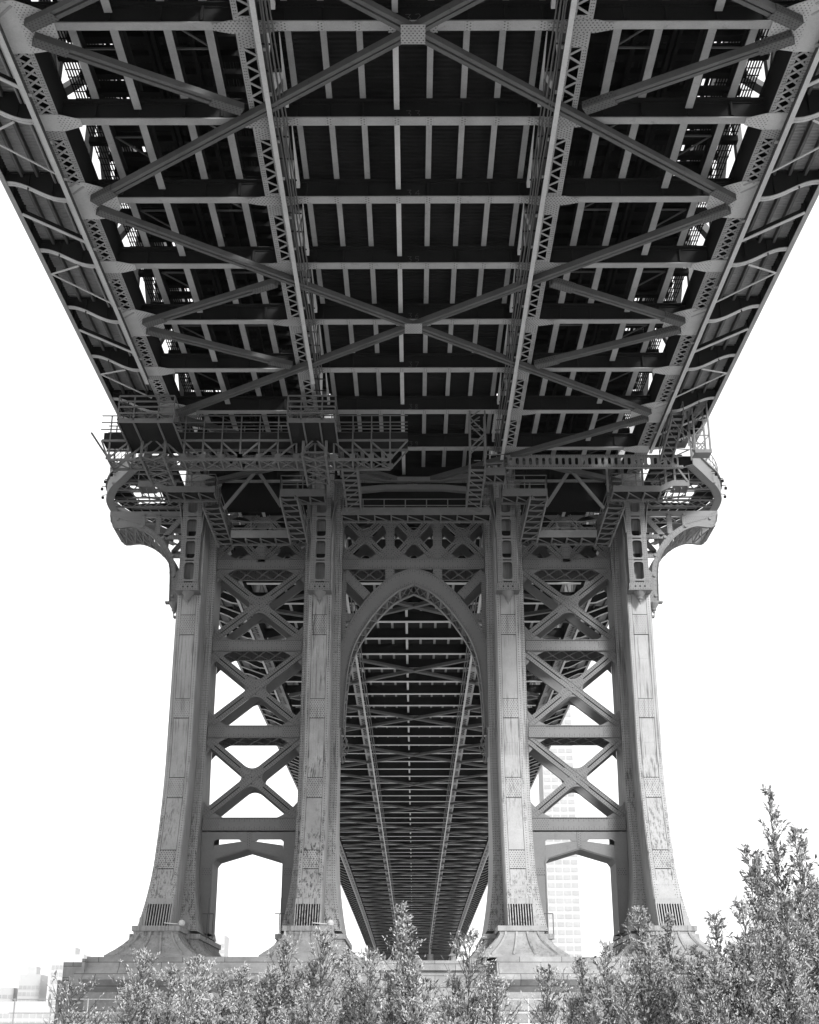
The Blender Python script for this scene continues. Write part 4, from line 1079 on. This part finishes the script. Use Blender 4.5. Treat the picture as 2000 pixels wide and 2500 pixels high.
# ------------------------------------------------------------------ shrubs in front
LEAF = mat('shrub_leaf', .11, rough=.45, var=.35, scale=6, spec=.5); FLUFF = mat('shrub_blossom', .44, rough=.9, var=.3, scale=5); TWIG = mat('shrub_twig', .07, rough=.9)
GREYLEAF = mat('shrub_pale_leaf', .24, rough=.6, var=.35, scale=6)
def leaf_mesh(name, P0, D, N, L, W, mats, mi, parent):
    """many small folded leaves: base point, direction, side normal, length, width (numpy arrays)"""
    n = len(P0); S = np.cross(D, N); S /= np.linalg.norm(S, axis=1)[:, None]+1e-9
    UPN = np.cross(S, D)
    base = P0; tip = P0+D*L[:, None]-UPN*(L*.12)[:, None]; mid = P0+D*(L*.45)[:, None]
    a = mid+S*(W*.5)[:, None]+UPN*(W*.15)[:, None]; c = mid-S*(W*.5)[:, None]+UPN*(W*.15)[:, None]
    V = np.stack([base, a, tip, c, mid], 1).reshape(-1, 3)
    idx = np.arange(n)[:, None]*5; F = np.concatenate([idx+np.array([[0, 1, 2, 4]]), idx+np.array([[0, 4, 2, 3]])], 0)
    me = bpy.data.meshes.new(name); nf = len(F)
    me.vertices.add(len(V)); me.vertices.foreach_set('co', V.astype('f').ravel()); me.loops.add(nf*4); me.loops.foreach_set('vertex_index', F.astype('i').ravel())
    me.polygons.add(nf); me.polygons.foreach_set('loop_start', np.arange(nf, dtype='i')*4); me.update(calc_edges=True)
    for m in mats: me.materials.append(m)
    me.polygons.foreach_set('material_index', np.concatenate([mi, mi]).astype('i'))
    return obj(name, me, parent)
def shrub(i, x, y, top, hw, dark, label):
    rg = np.random.default_rng(100+i); root = thing('shrub', label, 'shrub', (x, y, 1.2), 'flowering shrubs in front of the pier')
    base = np.zeros(3); H = top-1.2; b = MB()
    npl = 5 + int(hw*17); P0 = []; D0 = []; kind = []
    for p in range(npl):
        off = 0 if p == 0 else rg.uniform(-hw, hw)*.85; oy = 0 if p == 0 else rg.uniform(-.35, .35)
        h = H if p == 0 else H*rg.uniform(.72, .94) - .12*abs(off)/max(hw, .05)
        bend = rg.uniform(-.06, .06)
        def sp(t): return np.array([off*min(1, t*1.25)+bend*math.sin(t*3.0), oy*min(1, t*1.3), h*t])
        b.tube([sp(t) for t in np.linspace(0, 1, 9)], [.014*(1-t*.8) for t in np.linspace(0, 1, 9)], 5)
        z0 = 1.7                                    # foliage from this height up
        nb = int((h-z0)*(52 if top < 4.5 else 46)); plw = min(hw*.9, .2) if p == 0 else min(.16, hw*.7)
        for k in range(nb):
            f = (k+rg.random())/nb; t = (z0+(h-z0)*f)/h; c = sp(t); r = 1-f
            reach = plw*(0.22+1.0*min(1, r*2.4))*rg.uniform(.6, 1.15); ang = rg.uniform(0, 2*math.pi)
            d = np.array([math.cos(ang), math.sin(ang), rg.uniform(.9, 1.9)]); d /= np.linalg.norm(d); e = c+d*reach*1.5
            b.tube([c, c+(e-c)*.5+np.array([0, 0, -.01]), e], [.0045, .003, .0018], 3)
            m = 6 if f > .15 else 3
            for q in range(m):                       # broad leaves along the twig
                s_ = rg.uniform(.1, 1); P0.append(c+(e-c)*s_); v = d*.7+rg.normal(0, .55, 3); v[2] += .15; D0.append(v); kind.append(0)
            fl = int((24 if not dark else 15)*(1.0 if f > .25 else .6))
            for q in range(fl):                      # sprays of tiny blossom near the twig end
                s_ = rg.uniform(.45, 1.12); P0.append(c+(e-c)*s_+rg.normal(0, .014, 3)); v = d+rg.normal(0, .5, 3); D0.append(v); kind.append(1)
    b.build('stem', [TWIG], root)
    P0 = np.array(P0); D0 = np.array(D0); D0 /= np.linalg.norm(D0, axis=1)[:, None]; kind = np.array(kind); N = rg.normal(0, 1, D0.shape); N[:, 2] += 1.0
    lf = kind == 0; n = lf.sum()
    kk = 1.12 if dark else 1.1
    leaf_mesh('foliage', P0[lf], D0[lf], N[lf], rg.uniform(.025, .075, n)*kk, rg.uniform(.012, .028, n)*kk, [LEAF, GREYLEAF], (rg.random(n) > (.6 if dark else .45)).astype(int), root)
    bf = kind == 1; n = bf.sum()
    leaf_mesh('blossom', P0[bf], D0[bf], N[bf], rg.uniform(.014, .034, n), rg.uniform(.005, .011, n), [FLUFF, GREYLEAF], (rg.random(n) > .82).astype(int), root)
SH = [(-2.93, 12.0, 3.50, .23, 1), (-2.53, 13.0, 3.81, .27, 0), (-2.16, 12.5, 3.65, .12, 0), (-1.79, 11.6, 3.69, .19, 0), (-1.78, 13.0, 3.65, .13, 0), (-1.48, 12.0, 3.64, .14, 0), (-1.18, 12.4, 3.87, .28, 0), (-.81, 12.0, 3.93, .29, 0), (-.62, 13.0, 3.83, .17, 0), (-.39, 12.2, 3.76, .20, 0), (-.11, 11.2, 4.05, .15, 0), (.10, 12.6, 3.56, .16, 1), (.49, 12.0, 3.91, .25, 0), (1.19, 12.4, 3.63, .20, 0), (1.55, 13.0, 3.75, .19, 0), (1.68, 12.2, 3.82, .20, 0), (2.09, 12.8, 4.19, .31, 0), (2.40, 13.2, 4.17, .17, 0), (2.32, 11.8, 3.66, .17, 0), (2.53, 11.7, 4.04, .20, 0), (2.73, 11.5, 4.13, .22, 0), (3.34, 12.6, 5.27, .32, 1), (3.69, 13.0, 4.96, .32, 1), (3.67, 12.6, 4.44, .16, 1), (3.12, 11.7, 4.22, .26, 0)]
LB = ['dark leafy shrub at the lower left corner, apart from the rest', 'pale blossoming shrub below the left outer column pedestal', 'slim pale shrub just right of the one under the left pedestal',
      'pointed pale shrub in front of the cornice between the left columns', 'short shrub tucked behind the pointed one between the left columns', 'shrub leaning toward the left inner column base',
      'broad pale shrub covering the left side of the left inner pedestal', 'high broad shrub in front of the left inner pedestal', 'shrub rising behind the right flank of the left inner pedestal',
      'pale shrub just left of the slender tall centre one', 'slender tall shrub standing at the middle under the arch', 'low dark shrub right of the slender centre one', 'bushy shrub left of the right inner pedestal foot',
      'low wispy shrub below the right inner pedestal', 'mid-height shrub right of the right inner pedestal', 'shrub left of the big one in the right opening', 'biggest round shrub in the opening between the right columns',
      'shrub touching the left edge of the right outer column foot', 'short shrub in front of the right outer pedestal', 'thin leafy shrub just right of the right outer column', 'mid-height bushy shrub just left of the tallest one',
      'tallest shrub, a leafy spire against the white sky', 'second tallest leafy shrub, right of the spire', 'shrub cut by the right edge of the view', 'broad pale shrub at the foot of the tallest one, lower right']
for i, (a, l_) in enumerate(zip(SH, LB)): shrub(i, a[0], a[1], a[2], a[3], a[4], l_)

# ------------------------------------------------------------------ thin river haze
def haze():
    m = bpy.data.materials.new('haze'); m.use_nodes = True; n = m.node_tree.nodes; n.remove(n['Principled BSDF'])
    v = n.new('ShaderNodeVolumePrincipled'); v.inputs['Density'].default_value = 0.00007; v.inputs['Color'].default_value = (.9, .9, .9, 1); v.inputs['Anisotropy'].default_value = .3
    m.node_tree.links.new(v.outputs[0], n['Material Output'].inputs['Volume'])
    b = MB(); b.box(-1000, 1000, -950, 1100, -4.5, 190); o = b.build('haze', [m]); o['kind'] = 'stuff'; o['label'] = 'thin pale haze over the river'
haze()
